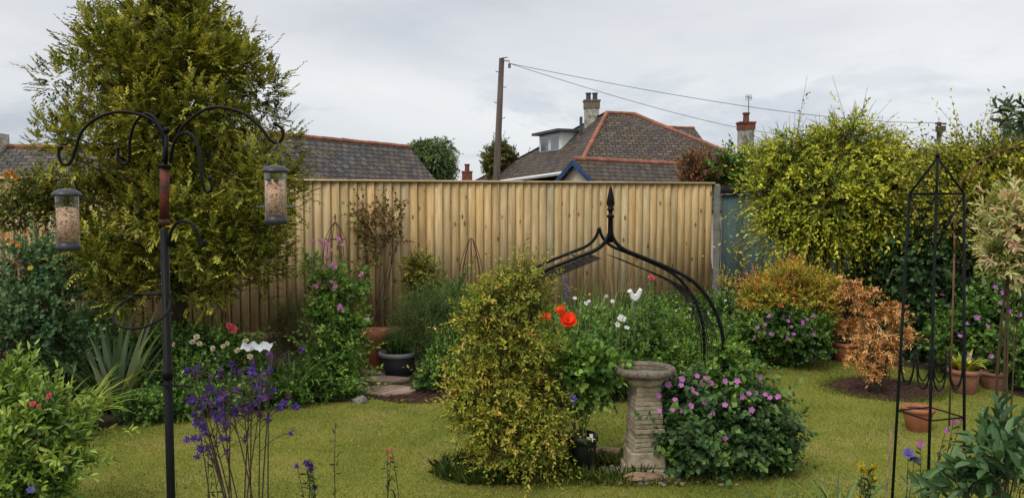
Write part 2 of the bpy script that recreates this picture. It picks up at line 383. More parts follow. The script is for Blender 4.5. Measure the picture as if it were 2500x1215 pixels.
FM={
 'geranium':flowermesh('geranium_flower',[(5,1,.95,15,0,0,ger,.05),(6,.25,.1,70,.02,0,(.6,.5,.5),.0)]),
 'aqui':flowermesh('aquilegia_flower',[(5,.8,.5,25,0,0,(.095,.05,.31),.08),(5,.7,.5,65,0,.6,(.13,.07,.38),.1),(5,.6,.2,-65,0,.6,(.08,.035,.25),.12),(6,.5,.05,80,0,0,(.5,.4,.15),.02)]),
 'aqui2':flowermesh('faded_aquilegia_flower',[(5,.8,.3,-25,0,0,(.11,.05,.22),.05),(5,.6,.35,50,0,.6,(.18,.08,.2),.05),(5,.5,.15,-70,0,.6,(.14,.07,.10),.1)]),
 'poppy':flowermesh('poppy_flower',[(4,1,1.35,28,0,0,(.85,.055,.012),.05),(4,.9,1.2,55,0,.78,(.9,.075,.02),.03),(8,.22,.1,75,0,0,(.02,.01,.02),.0)]),
 'rosep':flowermesh('rose_flower',[(6,1,.95,12,0,0,(.62,.10,.14),.05),(5,.8,.8,42,.02,.5,(.68,.11,.16),.03),(5,.6,.6,65,.03,.2,(.7,.13,.18),.02)]),
 'rosew':flowermesh('pale_rose_flower',[(6,1,.95,12,0,0,(.66,.58,.42),.05),(5,.8,.8,42,.02,.5,(.70,.62,.45),.03),(5,.6,.6,65,.03,.2,(.6,.45,.25),.02)]),
 'white':flowermesh('white_flower',[(5,1,.85,20,0,0,(.8,.8,.8),.05),(5,.3,.15,70,.02,0,YEL,.0)]),
 'sweetpea':flowermesh('sweet_pea_flower',[(2,1,1.5,75,0,0,(.58,.26,.56),.02),(2,.7,.8,35,0,1.2,(.70,.48,.70),.05),(1,.5,.5,10,0,.8,(.78,.65,.8),.02)]),
 'orange':flowermesh('orange_flower',[(6,1,.6,35,0,0,(.65,.28,.03),.05),(5,.7,.5,60,0,.5,(.75,.35,.04),.03)]),
 'yellow':flowermesh('yellow_flower',[(6,1,.6,35,0,0,(.62,.52,.07),.05),(5,.7,.5,60,0,.5,(.65,.55,.10),.03)]),
 'blue':flowermesh('blue_flower',[(6,1,.7,30,0,0,(.17,.14,.48),.05),(5,.7,.5,60,0,.5,(.22,.18,.5),.03)]),
 'purple':flowermesh('purple_flower',[(5,1,.8,20,0,0,(.42,.14,.46),.05)]),
}
def flower(par,kind,pos,size,face=None,name=None):
    me=FM[kind]; o=bpy.data.objects.new(name or 'flower',me); COL.objects.link(o); o.parent=par
    o.location=Vector([float(v) for v in pos])-par.location
    if face is None: face=(rng.normal()*.4,-.8+rng.normal()*.3,.6+rng.normal()*.3)
    q=Vector(face).to_track_quat('Z','Y'); o.rotation_mode='QUATERNION'
    o.rotation_quaternion=q@Quaternion((0,0,1),float(rng.uniform(0,6.28)))
    s=float(size*rng.uniform(.8,1.15)); o.scale=(s,s,s*float(rng.uniform(.8,1.1)))
    return o
def straps(par,name,base,n,L,W,pal,arch=.8,spread=.12,mat=None,stiff=.0,segs=6,lean=(0,0),gain=1.2):
    base=np.array(base,float); Vs=[];Fs=[];Cs=[];b=0; pal=np.array(pal)*gain
    for i in range(n):
        az=rng.uniform(0,6.28); h=np.array([math.cos(az),math.sin(az),0]); l=L*rng.uniform(.55,1.1)
        el0=R(rng.uniform(60,88)); ar=arch*rng.uniform(.5,1.3); p=base+h*spread*rng.random()
        sd=np.array([-h[1],h[0],0]); c=pal[rng.integers(len(pal))]*rng.uniform(.75,1.25)
        el=el0
        for j in range(segs+1):
            t=j/segs; w=W*.5*(1-t**2.2)*(.6+.8*min(t*3,1)*.5)
            tw=.3*t; s2=sd*math.cos(tw)+np.array([0,0,math.sin(tw)])
            Vs.append(p-s2*w); Vs.append(p+np.array([0,0,-.15*w])+0*s2); Vs.append(p+s2*w); Cs+= [c*(.75+.4*t)]*3
            el=el0-ar*t*1.7*(1-stiff)
            p=p+(h*math.cos(el)+np.array([lean[0],lean[1],math.sin(el)]))*l/segs
            p[2]=max(p[2],.02)
        for j in range(segs):
            q=b+j*3; Fs+=[(q,q+1,q+4,q+3),(q+1,q+2,q+5,q+4)]
        b+=(segs+1)*3
    V=np.array(Vs)-np.array(par.location)
    return child(name,par,npmesh(name,V,np.array(Fs),np.array(Cs)),mat or M_leaf)
# ---------------------------------------------------------------- camera / light / world
cam=bpy.data.cameras.new('camera'); co=bpy.data.objects.new('camera',cam); COL.objects.link(co)
cam.sensor_width=36; cam.lens=36*F/2500; cam.clip_end=3000; cam.clip_start=.05
co.location=(0,0,H); co.rotation_euler=(math.pi/2-PT,0,0); SC.camera=co
SC.view_settings.view_transform='Standard'; SC.view_settings.look='None'; SC.view_settings.exposure=0
w=bpy.data.worlds.new('World'); SC.world=w; w.use_nodes=True; nt=w.node_tree; nt.nodes.clear()
out=nt.nodes.new('ShaderNodeOutputWorld')
SUN_EL,SUN_AZ=R(52),R(215)
sky=nt.nodes.new('ShaderNodeTexSky'); sky.sky_type='NISHITA'; sky.sun_disc=False; sky.sun_elevation=SUN_EL; sky.sun_rotation=SUN_AZ
bg1=nt.nodes.new('ShaderNodeBackground'); bg1.inputs[1].default_value=.05
hs=nt.nodes.new('ShaderNodeHueSaturation'); hs.inputs['Saturation'].default_value=.25
nt.links.new(sky.outputs[0],hs.inputs['Color']); nt.links.new(hs.outputs[0],bg1.inputs[0])
tc=nt.nodes.new('ShaderNodeTexCoord'); sx=nt.nodes.new('ShaderNodeSeparateXYZ'); nt.links.new(tc.outputs['Generated'],sx.inputs[0])
base=ramp(nt,[(0,(.32,.35,.40)),(.06,(.43,.45,.48)),(.14,(.51,.52,.535)),(.3,(.44,.45,.475)),(1,(1.1,1.1,1.08))])
nt.links.new(sx.outputs[2],base.inputs[0])
mp=nt.nodes.new('ShaderNodeMapping'); mp.inputs['Scale'].default_value=(1,1,3.2); mp.inputs['Location'].default_value=(.7,.3,0); nt.links.new(tc.outputs['Generated'],mp.inputs[0])
n1=noise(nt,1.9,6,.52,mp.outputs[0]); n1.inputs['Distortion'].default_value=.35
cr=ramp(nt,[(.34,(.76,.79,.84)),(.5,(1,1,1)),(.64,(1.15,1.14,1.12))]); nt.links.new(n1.outputs[0],cr.inputs[0])
n2=noise(nt,6.0,9,.62,mp.outputs[0]); n2.inputs['Distortion'].default_value=.3
cr2=ramp(nt,[(.49,(1,1,1)),(.60,(.70,.73,.79))]); nt.links.new(n2.outputs[0],cr2.inputs[0])
c=mixc(nt,base.outputs[0],cr.outputs[0])
lowm=ramp(nt,[(.0,(1,1,1)),(.11,(.95,.95,.95)),(.18,(.12,.12,.12))]); nt.links.new(sx.outputs[2],lowm.inputs[0])
bw=nt.nodes.new('ShaderNodeRGBToBW'); nt.links.new(lowm.outputs[0],bw.inputs[0])
c=mixc(nt,c,cr2.outputs[0],bw.outputs[0])
bg2=nt.nodes.new('ShaderNodeBackground'); nt.links.new(c,bg2.inputs[0]); bg2.inputs[1].default_value=1.08
ad=nt.nodes.new('ShaderNodeAddShader'); nt.links.new(bg1.outputs[0],ad.inputs[0]); nt.links.new(bg2.outputs[0],ad.inputs[1]); nt.links.new(ad.outputs[0],out.inputs[0])
sl=bpy.data.lights.new('sun','SUN'); sl.energy=1.5; sl.angle=R(18); sl.color=(1,.95,.86)
so=bpy.data.objects.new('sun',sl); COL.objects.link(so)
sd=Vector((math.sin(SUN_AZ)*math.cos(SUN_EL),math.cos(SUN_AZ)*math.cos(SUN_EL),math.sin(SUN_EL)))
so.rotation_euler=sd.to_track_quat('Z','Y').to_euler()
# ---------------------------------------------------------------- ground
def sheet(name,pts,z,mat):
    me=bpy.data.meshes.new(name); me.from_pydata([(float(p[0]),float(p[1]),z) for p in pts],[],[tuple(range(len(pts)))]); me.update()
    o=child(name,None,me,mat); o['kind']='structure'; return o
NG=48
me=Acc(); V=[(0,6,0)]
rad=[8,14,20,40,100,400,1500]
for r_ in rad:
    for j in range(NG):
        a=2*math.pi*j/NG; V.append((r_*math.cos(a),r_*math.sin(a)+6,0 if r_<30 else -.4))
Fs=[(0,1+j,1+(j+1)%NG) for j in range(NG)]
for i in range(len(rad)-1):
    for j in range(NG): Fs.append((1+i*NG+j,1+(i+1)*NG+j,1+(i+1)*NG+(j+1)%NG,1+i*NG+(j+1)%NG))
me.add(V,Fs); g=me.part('ground',None,M_soil); g['kind']='structure'
lawn_pts=[G(185,1075),G(260,1045),G(430,1012),G(620,992),G(800,978),G(960,975),G(1100,972),G(1300,975),G(1480,985),G(1600,975),G(1700,960),G(1800,925),G(1850,893),G(1920,878),G(2050,880),G(2300,905),G(2450,960),(5.6,7.4),(5.2,6),(4.0,5.0),(3.4,3.5),(3.2,1),(-2.6,1),(-2.6,4.2),(-3.2,5.6)]
P=np.array([[p[0],p[1]] for p in lawn_pts]); 
for _ in range(2):
    Q=np.roll(P,-1,0); P=np.stack([P*.75+Q*.25,P*.25+Q*.75],1).reshape(-1,2)
LAWN=P; sheet('lawn',LAWN,.004,M_lawn)
def inpoly(x,y,P):
    ins=np.zeros(len(x),bool); n=len(P); j=n-1
    for i in range(n):
        c=((P[i,1]>y)!=(P[j,1]>y))&(x<(P[j,0]-P[i,0])*(y-P[i,1])/(P[j,1]-P[i,1]+1e-12)+P[i,0]); ins^=c; j=i
    return ins
def ell(c,rx,ry,n=40,j=.07):
    return np.array([[c[0]+rx*math.cos(a)*(1+j*math.sin(3*a+1)+j*.6*math.sin(7*a)),c[1]+ry*math.sin(a)*(1+j*math.cos(4*a))] for a in np.linspace(0,2*math.pi,n,endpoint=False)])
ISL=ell((.80,6.0),1.10,.36); ACB=ell(G(2160,950),.62,.55)
sheet('island_flower_bed',ISL,.010,M_soil)
sheet('mulch_bed',ACB,.010,M_mulch)
Nn=150000
x=rng.uniform(-3.8,6,Nn); y=4.6+(12-4.6)*rng.random(Nn)**1.25
k=inpoly(x,y,LAWN)&~inpoly(x,y,ISL*[1,1])&~inpoly(x,y,ACB); x=x[k];y=y[k];n=len(x)
P3=np.stack([x,y,np.full(n,.003)],1)
q=np.clip(.45+.34*nz(P3,1.3)+.28*nz(P3,4.1)+.14*rng.normal(size=n),0,1)[:,None]
C=np.array([.135,.20,.028])*(1-q)+np.array([.41,.37,.09])*q
C*=rng.uniform(.7,1.3,(n,1))
D=nrm(np.stack([rng.normal(size=n)*.45,rng.normal(size=n)*.45,np.ones(n)],1)); Nv=rng.normal(size=(n,3))
V,Fc,CC=leafgeo(P3,D,Nv,.020*rng.uniform(.5,1.4,n),.006,C,False,.3)
gr=child('grass',None,npmesh('grass',V,Fc,CC),M_leaf); gr['kind']='stuff'
def fringe(cx,cy,rx,ry,n,L,pal):
    a=rng.uniform(0,6.28,n); rr=1+rng.normal(size=n)*.10
    P_=np.stack([cx+rx*np.cos(a)*rr,cy+ry*np.sin(a)*rr,np.full(n,.003)],1)
    D=nrm(np.stack([rng.normal(size=n)*.5,rng.normal(size=n)*.5,np.ones(n)],1))
    C=np.array(pal)[rng.integers(len(pal),size=n)]*rng.uniform(.7,1.3,(n,1))
    return leafgeo(P_,D,rng.normal(size=(n,3)),L*rng.uniform(.4,1.3,n),.006,C,True,.35)
gs=[fringe(.80,6.0,1.10,.36,2600,.055,[(.10,.14,.02),(.17,.2,.03),(.25,.23,.05)]),fringe(.7,5.90,.35,.2,1200,.11,[(.1,.15,.03),(.17,.22,.04)]),
    fringe(-.15,5.85,.35,.2,1200,.13,[(.06,.11,.03),(.12,.17,.035)]),fringe(G(2160,950)[0],G(2160,950)[1],.62,.55,1500,.035,[(.14,.18,.03)])]
b=0;VV=[];FF=[];CCs=[]
for V,Fc,C in gs: VV.append(V);FF.append(Fc+b);CCs.append(C);b+=len(V)
lg=child('long_grass',None,npmesh('long_grass',np.concatenate(VV),np.concatenate(FF),np.concatenate(CCs)),M_leaf); lg['kind']='stuff'
def chips(name,cs,n,size,mat,flat=.4):
    ac=Acc()
    for (cx,cy,rx,ry) in cs:
        for i in range(n):
            a=rng.uniform(0,6.28); r_=math.sqrt(rng.random())
            s=size*rng.uniform(.5,1.5); az=rng.uniform(0,3.14)
            ac.box((cx+rx*r_*math.cos(a),cy+ry*r_*math.sin(a),s*flat*.5+.008),(s,s*rng.uniform(.3,.9),s*flat),(math.cos(az),math.sin(az),rng.normal()*.2),(-math.sin(az),math.cos(az),rng.normal()*.2),.7)
    o=ac.part(name,None,mat); o['kind']='stuff'; return o
ab=G(2160,950)
chips('bark_chippings',[(ab[0],ab[1],.58,.5),(-.95,8.35,.5,.35),(-1.9,8.3,.5,.25),(1.2,8.9,.6,.4)],450,.018,M_mulch)
ac=Acc()
for i in range(700):
    s=.013*rng.uniform(.5,2.0)
    ac.ball((1.0+.26*rng.normal(),5.86+.09*rng.normal(),s*.3+.008),s,6,4,(1,rng.uniform(.6,1),.6))
o=ac.part('gravel',None,M_peb,True); o['kind']='stuff'
for (px,py,rx,ry,lab) in ((948,957,.30,.21,'round pink paving stone at the lawn edge'),(935,930,.30,.14,'worn pink paving slab in the border path'),(950,911,.34,.17,'pink paving slab in front of the pots')):
    c=G(px,py); P_=ell(c,rx,ry,28,.015 if py==957 else .05)
    ac=Acc(); ac.add([(p[0],p[1],0) for p in P_]+[(p[0],p[1],.035) for p in P_],[tuple(range(28))[::-1],tuple(range(28,56))]+[(i,(i+1)%28,28+(i+1)%28,28+i) for i in range(28)])
    o=ac.part('paving_stone',None,M_paving,False,.008); tag(o,lab,'paving stone','paving stones in the border path')
# ---------------------------------------------------------------- fences
def fencerun(A,B,z0,z1,pitch,mat,step,par,name,tint=(.86,1.1),warm=.05):
    A=np.array(A,float);B=np.array(B,float);d=B-A;Ln=np.linalg.norm(d);d/=Ln;nrmv=np.array([d[1],-d[0]])
    V=[];Fs=[];C=[];UV=[];n=int(Ln/pitch)
    for i in range(n):
        s0=i*pitch;s1=(i+1)*pitch+.004; t=(i+.5)/n
        zt=z1[0]+(z1[1]-z1[0])*t; j=rng.normal()*.003
        a=A+d*s0;b_=A+d*s1
        f0=.006;f1=step+j
        pts=[a+nrmv*f0,b_+nrmv*f1,b_-nrmv*.006,a-nrmv*.006]
        b0=len(V)
        for z in (z0,zt):
            for p in pts: V.append((p[0],p[1],z))
        q=[(0,1,5,4),(1,2,6,5),(2,3,7,6),(3,0,4,7),(4,5,6,7),(3,2,1,0)]
        Fs+=[tuple(b0+k for k in f) for f in q]
        g=rng.uniform(*tint); h=rng.normal()*warm
        C+=[(g*(1+h),g,g*(1-h*1.5))]*8
        uo=rng.uniform(0,50);vo=rng.uniform(0,50)
        uvv=[(uo,vo),(uo+pitch,vo),(uo+pitch+.02,vo),(uo,vo)]
        UV+=[(u,v) for u,v in uvv]+[(u,v+zt-z0) for u,v in uvv]
    off=np.array(par.location)
    me=npmesh(name,np.array(V)-off,np.array(Fs),np.array(C)); uvl=me.uv_layers.new(name='UVMap')
    li=np.zeros(len(me.loops),dtype=np.int32); me.loops.foreach_get('vertex_index',li); uvl.data.foreach_set('uv',np.array(UV,dtype=np.float32)[li].ravel())
    return child(name,par,me,mat),d,nrmv
fA=np.array([-9.3,12.59-.296*9.3]); fB=np.array([3.40,12.59+.296*3.40])
fr=root('wooden_fence',(fA[0],fA[1],0),'tall new pale timber featheredge fence with a flat capping rail','fence')
z0f=2.33;z1f=2.345
_,d,nv=fencerun(fA,fB,.17,(z0f,z1f),.128,M_fence,.042,fr,'boards',(.80,1.10),.04)
def plankmesh(A,B,w0,w1,z0a,z0b,h,mat,name,par,tintv=1.0):
    d=nrm((B-A)[None])[0]; nn=np.array([d[1],-d[0]]); V=[]
    for p,z in ((A,z0a),(B,z0b)):
        for o_,zz in ((w0,0),(w1,0),(w1,h),(w0,h)): V.append((*(p+nn*o_),z+zz))
    Fs=[(0,1,2,3),(7,6,5,4),(0,4,5,1),(1,5,6,2),(2,6,7,3),(3,7,4,0)]
    me=npmesh(name,np.array(V)-np.array(par.location),np.array(Fs),np.full((8,3),tintv)); u=me.uv_layers.new(name='UVMap')
    Ln=np.linalg.norm(B-A)
    li=np.zeros(len(me.loops),dtype=np.int32); me.loops.foreach_get('vertex_index',li)
    uv=np.array([(w,zz) for zz in (0,Ln) for w in (0,.1,.2,.3)],dtype=np.float32); u.data.foreach_set('uv',uv[li].ravel())
    return child(name,par,me,mat)
plankmesh(fA,fB,-.04,.060,z0f+.002,z1f+.002,.032,M_fence,'capping_rail',fr,1.15)
plankmesh(fA,fB,-.02,.030,0,0,.168,M_fence,'gravel_board',fr,.35)
cp=fB+np.array([.06,-.01]); ac=Acc(); ac.box((cp[0],cp[1],1.16),(.045,.05,1.16),top=1); ac.box((cp[0],cp[1],2.335),(.045,.05,.014),top=.6)
o=ac.part('concrete_post',None,M_conc,False,.008); tag(o,'grey concrete fence post at the end of the timber fence','fence post')
tf=root('painted_fence',(cp[0]+.06,cp[1],0),'old teal painted timber fence with a black felt top','fence')
tA=np.array([cp[0]+.08,cp[1]-.0]);tB=np.array([9.0,11.0])
fencerun(tA,tB,.05,(2.17,2.2),.34,M_teal,.03,tf,'boards',(.85,1.1),.03)
plankmesh(tA,tB,-.06,.09,2.19,2.22,.09,M_felt,'felt_capping',tf)
# ---------------------------------------------------------------- buildings
def roofface(par,name,pts,mat,th=.09):
    P=np.array(pts,float); n=nrm(np.cross(P[1]-P[0],P[2]-P[0])[None])[0]
    if n[2]<0: P=P[::-1]; n=-n
    hdir=nrm(np.cross([0,0,1.],n)[None])[0]; vdir=np.cross(n,hdir); m=len(P)
    V=np.concatenate([P,P-n*th]); me=bpy.data.meshes.new(name); off=np.array(par.location)
    me.from_pydata([tuple(v) for v in V-off],[],[tuple(range(m)),tuple(range(2*m-1,m-1,-1))]+[(i,m+i,m+(i+1)%m,(i+1)%m) for i in range(m)])
    me.update(); u=me.uv_layers.new(name='UVMap')
    for l in me.loops:
        p=V[l.vertex_index]; u.data[l.index].uv=(float(p@hdir)+50,float(p@vdir)+50)
    return child(name,par,me,mat)
def ridge(par,name,A,B,r=.085,mat=None,tl=.45):
    A=np.array(A,float);B=np.array(B,float);d=B-A;L=np.linalg.norm(d);d/=L; ac=Acc(); n=int(L/tl)
    for i in range(n):
        s=A+d*(i*L/n); e=A+d*((i+.96)*L/n); j=rng.normal()*.006
        s=s+[0,0,j];e=e+[0,0,j+rng.normal()*.006]
        ac.tube([s,e],[r,r*.93],8)
    return ac.part(name,par,mat or M_ridge,False)
def wallpoly(par,name,pts2,z0,zt,mat):
    n=len(pts2);V=[(p[0],p[1],z0) for p in pts2]+[(p[0],p[1],zt) for p in pts2]
    return Acc().add(V,[tuple(range(n))[::-1],tuple(range(n,2*n))]+[(i,(i+1)%n,n+(i+1)%n,n+i) for i in range(n)]).part(name,par,mat)
def gablehouse(name,label,A,B,zr,half,zpitch,slate,cat='house',over=.25,gablemat=None,barge=None):
    A=np.array(A,float);B=np.array(B,float);d=nrm((B-A)[None])[0];n=np.array([d[1],-d[0]])
    par=root(name,(*( (A+B)/2),0),label,cat); ze=zr-half*zpitch
    for sgn in (1,-1):
        e0=A+n*half*sgn;e1=B+n*half*sgn
        roofface(par,'roof_slope',[(*A,zr),(*B,zr),(*e1,ze),(*e0,ze)],slate)
    ridge(par,'ridge_tiles',(*A,zr+.0),(*B,zr+.0))
    h2=half-over; a=A+d*over;b_=B-d*over; zb=zr-h2*zpitch-.11
    wm=gablemat or M_render
    V=[]
    for p in (a,b_):
        for q in (p+n*h2,p-n*h2): V+= [(*q,-.3),(*q,zb)]
        V.append((*p,zr-.12))
    ac=Acc().add(V,[(0,2,3,4,1),(5,6,9,8,7),(0,1,6,5),(2,7,8,3)]); ac.part('wall',par,wm)
    if barge:
        for p,sg in ((A,-1),(B,1)):
            ac=Acc()
            for s2 in (1,-1):
                dd=d*sg*.03; t=np.array([*(p+dd),zr-.02]); e=np.array([*(p+dd+n*half*s2),ze-.02])
                w_=np.array([0,0,-.17]); o_=np.array([*(d*sg*.03),0])
                ac.add([t,e,e+w_,t+w_,t+o_,e+o_,e+w_+o_,t+w_+o_],[(0,1,2,3),(7,6,5,4),(0,4,5,1),(1,5,6,2),(2,6,7,3),(3,7,4,0)])
            ac.part('bargeboard',par,barge)
    return par,d,n
gablehouse('cottage','low cottage with a dark slate roof and orange clay ridge tiles',(-9.4,21.9),(-3.93,30.8),4.2,2.9,1.0,M_slate)
p2,_,_=gablehouse('cottage','cottage with weathered slate roof and small brick chimney beside the conifer',(-19,23.6),(-11,25.2),3.75,3.0,.55,M_slate)
Acc().box((-15.6,24.1,3.72),(.40,.35,.40)).part('chimney',p2,M_chw)
A=np.array([4.04,34.5,5.92]);B=np.array([5.26,35,5.92]);C_=np.array([2.5,31,3.34]);D_=np.array([9.9,31,3.34]);L_=np.array([-2.3,42,3.02]);K_=np.array([10,40,3.3])
hs_=root('house',(4,35,0),'large house with brown slate hipped roof and dormer window','house')
roofface(hs_,'roof_slope',[A,C_,L_],M_slate2); roofface(hs_,'roof_slope',[C_,D_,B,A],M_slate2)
roofface(hs_,'roof_slope',[B,D_,K_],M_slate2); roofface(hs_,'roof_slope',[A,B,K_,L_],M_slate2)
for a_,b_ in ((A,C_),(B,D_),(A,B)): ridge(hs_,'hip_tiles',a_,b_,.09)
ridge(hs_,'hip_tiles',A,L_,.07,M_slate2)
wallpoly(hs_,'wall',[(3.0,31.5),(9.4,31.5),(9.6,39.6),(-1.6,41.6)],-.3,2.98,M_render)
Acc().tube([C_+[-.05,-.08,-.06],L_+[-.1,-.05,-.06]],.08,6).part('gutter',hs_,M_white)
Acc().tube([C_+[0,-.1,-.06],D_+[0,-.1,-.06]],.07,6).part('gutter',hs_,M_white)
u=np.array([-.367,.93]);v=np.array([.93,.367]); F1=np.array([2.14,35.0]); cen=F1+u*1.2+v*.9
dm=Acc().box((*cen,4.66),(1.2,.9,.5),(*u,0),(*v,0)).part('dormer',hs_,M_white)
Acc().box((*(cen-v*.1),5.22),(1.42,1.1,.055),(*u,0),(*v,0)).part('dormer_roof',hs_,M_lead)
for s_ in (.62,1.72):
    wc=F1+u*s_-v*.012
    Acc().box((*wc,4.72),(.5,.02,.36),(*u,0),(*v,0)).part('window_frame',hs_,M_white)
    Acc().box((*(wc-v*.018),4.72),(.41,.012,.28),(*u,0),(*v,0)).part('window_pane',hs_,M_glass)
def chimney(par,c,w,z0,z1,body,top,pots=2,band=.25):
    a=Acc().box((c[0],c[1],(z0+z1-band)/2),(w,w*.8,(z1-band-z0)/2)).part('chimney',par,body)
    b_=Acc(); b_.box((c[0],c[1],z1-band/2+.001),(w*1.12,w*.92,band/2)); b_.box((c[0],c[1],z1+.032),(w*1.22,w*1.02,.03)); b_.part('chimney_cap',par,top)
    for i in range(pots):
        q=Acc(); xx=c[0]+(i-(pots-1)/2)*w*.95
        q.lathe([(.11,0),(.10,.25),(.13,.27),(.13,.32),(.09,.32)],(xx,c[1],z1+.06),10); q.part('chimney_pot',par,M_chr if body is M_chw and pots==1 else M_lead)
chimney(hs_,(3.45,35.1),.30,5.2,6.45,M_chw,M_stoned,2,.3)
Acc().tube([(2.95,34.6,5.0),(2.95,34.6,5.75)],.07,6).part('vent_pipe',hs_,M_lead)
gablehouse('house','cream rendered gabled annexe with blue bargeboards and mossy slate roof',(1.83,24),(6.2,27.5),3.36,2.0,.76,M_slate2,barge=M_blue,over=.18)
gablehouse('house','far slate roofed house behind the hipped roof',(7.6,46),(10.6,47),6.45,2.2,.8,M_slate)
h3,_,_=gablehouse('house','bungalow with tall white chimney and television aerial',(7.2,28),(10.5,28.6),3.0,2.2,.5,M_slate)
chimney(h3,(7.98,27.6),.235,2.6,4.75,M_chw,M_chr,1,.2)
ac=Acc(); t=S(1829,300,27.5); t[1]=27.6
zt=S(1829,234,27.6)[2]; ac.tube([(t[0],27.6,4.7),(t[0],27.6,zt)],.016,6)
ac.tube([(t[0]-.12,27.5,zt-.05),(t[0]+.12,27.7,zt-.05)],.012,5)
for i in range(5): 
    xx=t[0]-.1+.05*i; ac.tube([(xx,27.6,zt-.16),(xx,27.6,zt+.04)],.008,4)
ac.part('television_aerial',h3,M_gable)
h4,_,_=gablehouse('house','distant house with small red chimney pot',(-2.8,36.5),(-.8,37),2.7,1.6,.5,M_slate)
chimney(h4,(-2.02,36.3),.2,2.3,3.45,M_chw,M_chr,1,.35)
pt=S(1225,143,18);pb=S(1206,640,18)
up=root('utility_pole',(pb[0]-.02,18,0),'weathered leaning timber telephone pole with climbing steps','utility pole')
Acc().tube([(pb[0]-.02,18,0),(pb[0],18,1.3),pt],[.095,.09,.058],12).part('shaft',up,M_pole,True)
for i,zz in enumerate(np.arange(2.9,5.0,.34)):
    s_=1 if i%2 else -1; xx=pb[0]+(pt[0]-pb[0])*(zz-.7)/(pt[2]-.7)
    Acc().tube([(xx,18,zz),(xx+s_*.11,18,zz),(xx+s_*.12,18,zz+.03)],.009,5).part('step',up,M_rust)
ac=Acc(); ac.tube([(pt[0],18,5.18),(pt[0]+.16,17.98,5.18),(pt[0]+.17,17.98,5.1)],.014,6); ac.lathe([(.02,0),(.035,.02),(.03,.05),(.035,.08),(.015,.1)],(pt[0]+.17,17.98,5.02),8); ac.tube([(pt[0]-.03,17.9,5.22),(pt[0]+.13,17.9,5.24)],.012,6)
ac.part('insulator',up,M_gable)
def wire(a,b_,sag,label):
    t=np.linspace(0,1,24)[:,None]; P_=a*(1-t)+b_*t; P_[:,2]-=sag*4*(t*(1-t))[:,0]
    o=Acc().tube(P_,[.006+.008*tt for tt in t[:,0]],5).part('overhead_cable',None,M_wire); tag(o,label,'cable','overhead cables from the telephone pole')
wa=np.array([pt[0]+.17,17.98,5.12])
wire(wa,S(2293,300,40),.35,'thin overhead cable sagging to a distant pole')
wire(wa,S(1960,334,45),.3,'thin overhead cable running down to a house')
wire(S(2293,303,40),S(2700,335,50),.1,'thin overhead cable beyond the distant pole')
p5=S(2293,298,40)
u2=root('utility_pole',(p5[0],40,-.3),'distant grey utility pole with crossbar','utility pole')
Acc().tube([(p5[0],40,-.3),p5],[.14,.10],10).part('shaft',u2,M_pole,True)
Acc().box((p5[0],39.85,p5[2]-.35),(.2,.12,.14)).box((p5[0],39.85,p5[2]-.1),(.26,.05,.04)).part('crossbar',u2,M_pole)
# ---------------------------------------------------------------- palettes
YG=[(.035,.06,.010),(.12,.16,.015),(.28,.30,.025),(.46,.44,.05)]
GR=[(.018,.042,.010),(.045,.095,.020),(.085,.16,.03),(.15,.24,.05)]
BG=[(.03,.07,.012),(.07,.15,.022),(.14,.24,.035),(.24,.34,.06)]
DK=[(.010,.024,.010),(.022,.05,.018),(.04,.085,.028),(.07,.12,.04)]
NA=[(.05,.075,.012),(.15,.19,.02),(.28,.29,.03),(.42,.30,.06)]
OR=[(.22,.11,.025),(.44,.22,.07),(.60,.33,.13),(.64,.43,.20)]
SPI=[(.08,.13,.02),(.24,.25,.03),(.42,.32,.04),(.38,.13,.04)]
RD=[(.05,.05,.02),(.12,.07,.03),(.20,.06,.035),(.12,.15,.03)]
# ---------------------------------------------------------------- conifer
cx,cy=-3.56,8.5
con=root('conifer_tree',(cx,cy,0),'tall dense olive green conifer with feathery sprays','tree')
prof=[(1.05,.50),(1.25,1.02),(1.6,1.26),(2.2,1.33),(2.7,1.24),(3.1,1.08),(3.6,.92),(3.95,.72),(4.3,.42),(4.75,.1)]
pz=[p[0] for p in prof];pr=[p[1] for p in prof]
bl=[]
for i in range(170):
    z=1.1+3.5*rng.random()**1.05; rr=np.interp(z,pz,pr); a=rng.uniform(0,6.28); q=rng.uniform(.60,1.10)
    s=rng.uniform(.10,.24)*(.6+.5*rr)
    bl.append((cx+rr*q*math.cos(a)*.93,cy+rr*q*math.sin(a)*.93,z,s,s,s*1.2))
for z in np.arange(1.3,4.4,.3):
    rr=np.interp(z,pz,pr)*.58; bl.append((cx,cy,z,rr,rr,.3))
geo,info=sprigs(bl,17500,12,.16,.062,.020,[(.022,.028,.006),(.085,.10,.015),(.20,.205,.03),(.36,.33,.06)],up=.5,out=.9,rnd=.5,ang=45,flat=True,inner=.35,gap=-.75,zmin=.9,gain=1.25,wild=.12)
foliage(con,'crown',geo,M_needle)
ac=Acc(); ac.tube([(cx,cy,0),(cx+.02,cy,1.2),(cx-.02,cy,2.6),(cx,cy,4.3)],[.11,.09,.06,.015],10,sub=3)
for i in range(46):
    z=1.15+3.0*i/46; a=i*2.4; rr=np.interp(z,pz,pr)*.8
    ac.tube([(cx,cy,z-.1),(cx+rr*.5*math.cos(a),cy+rr*.5*math.sin(a),z),(cx+rr*math.cos(a),cy+rr*math.sin(a),z+.22)],[.025,.016,.005],5,sub=2)
ac.part('trunk',con,M_bark,True)
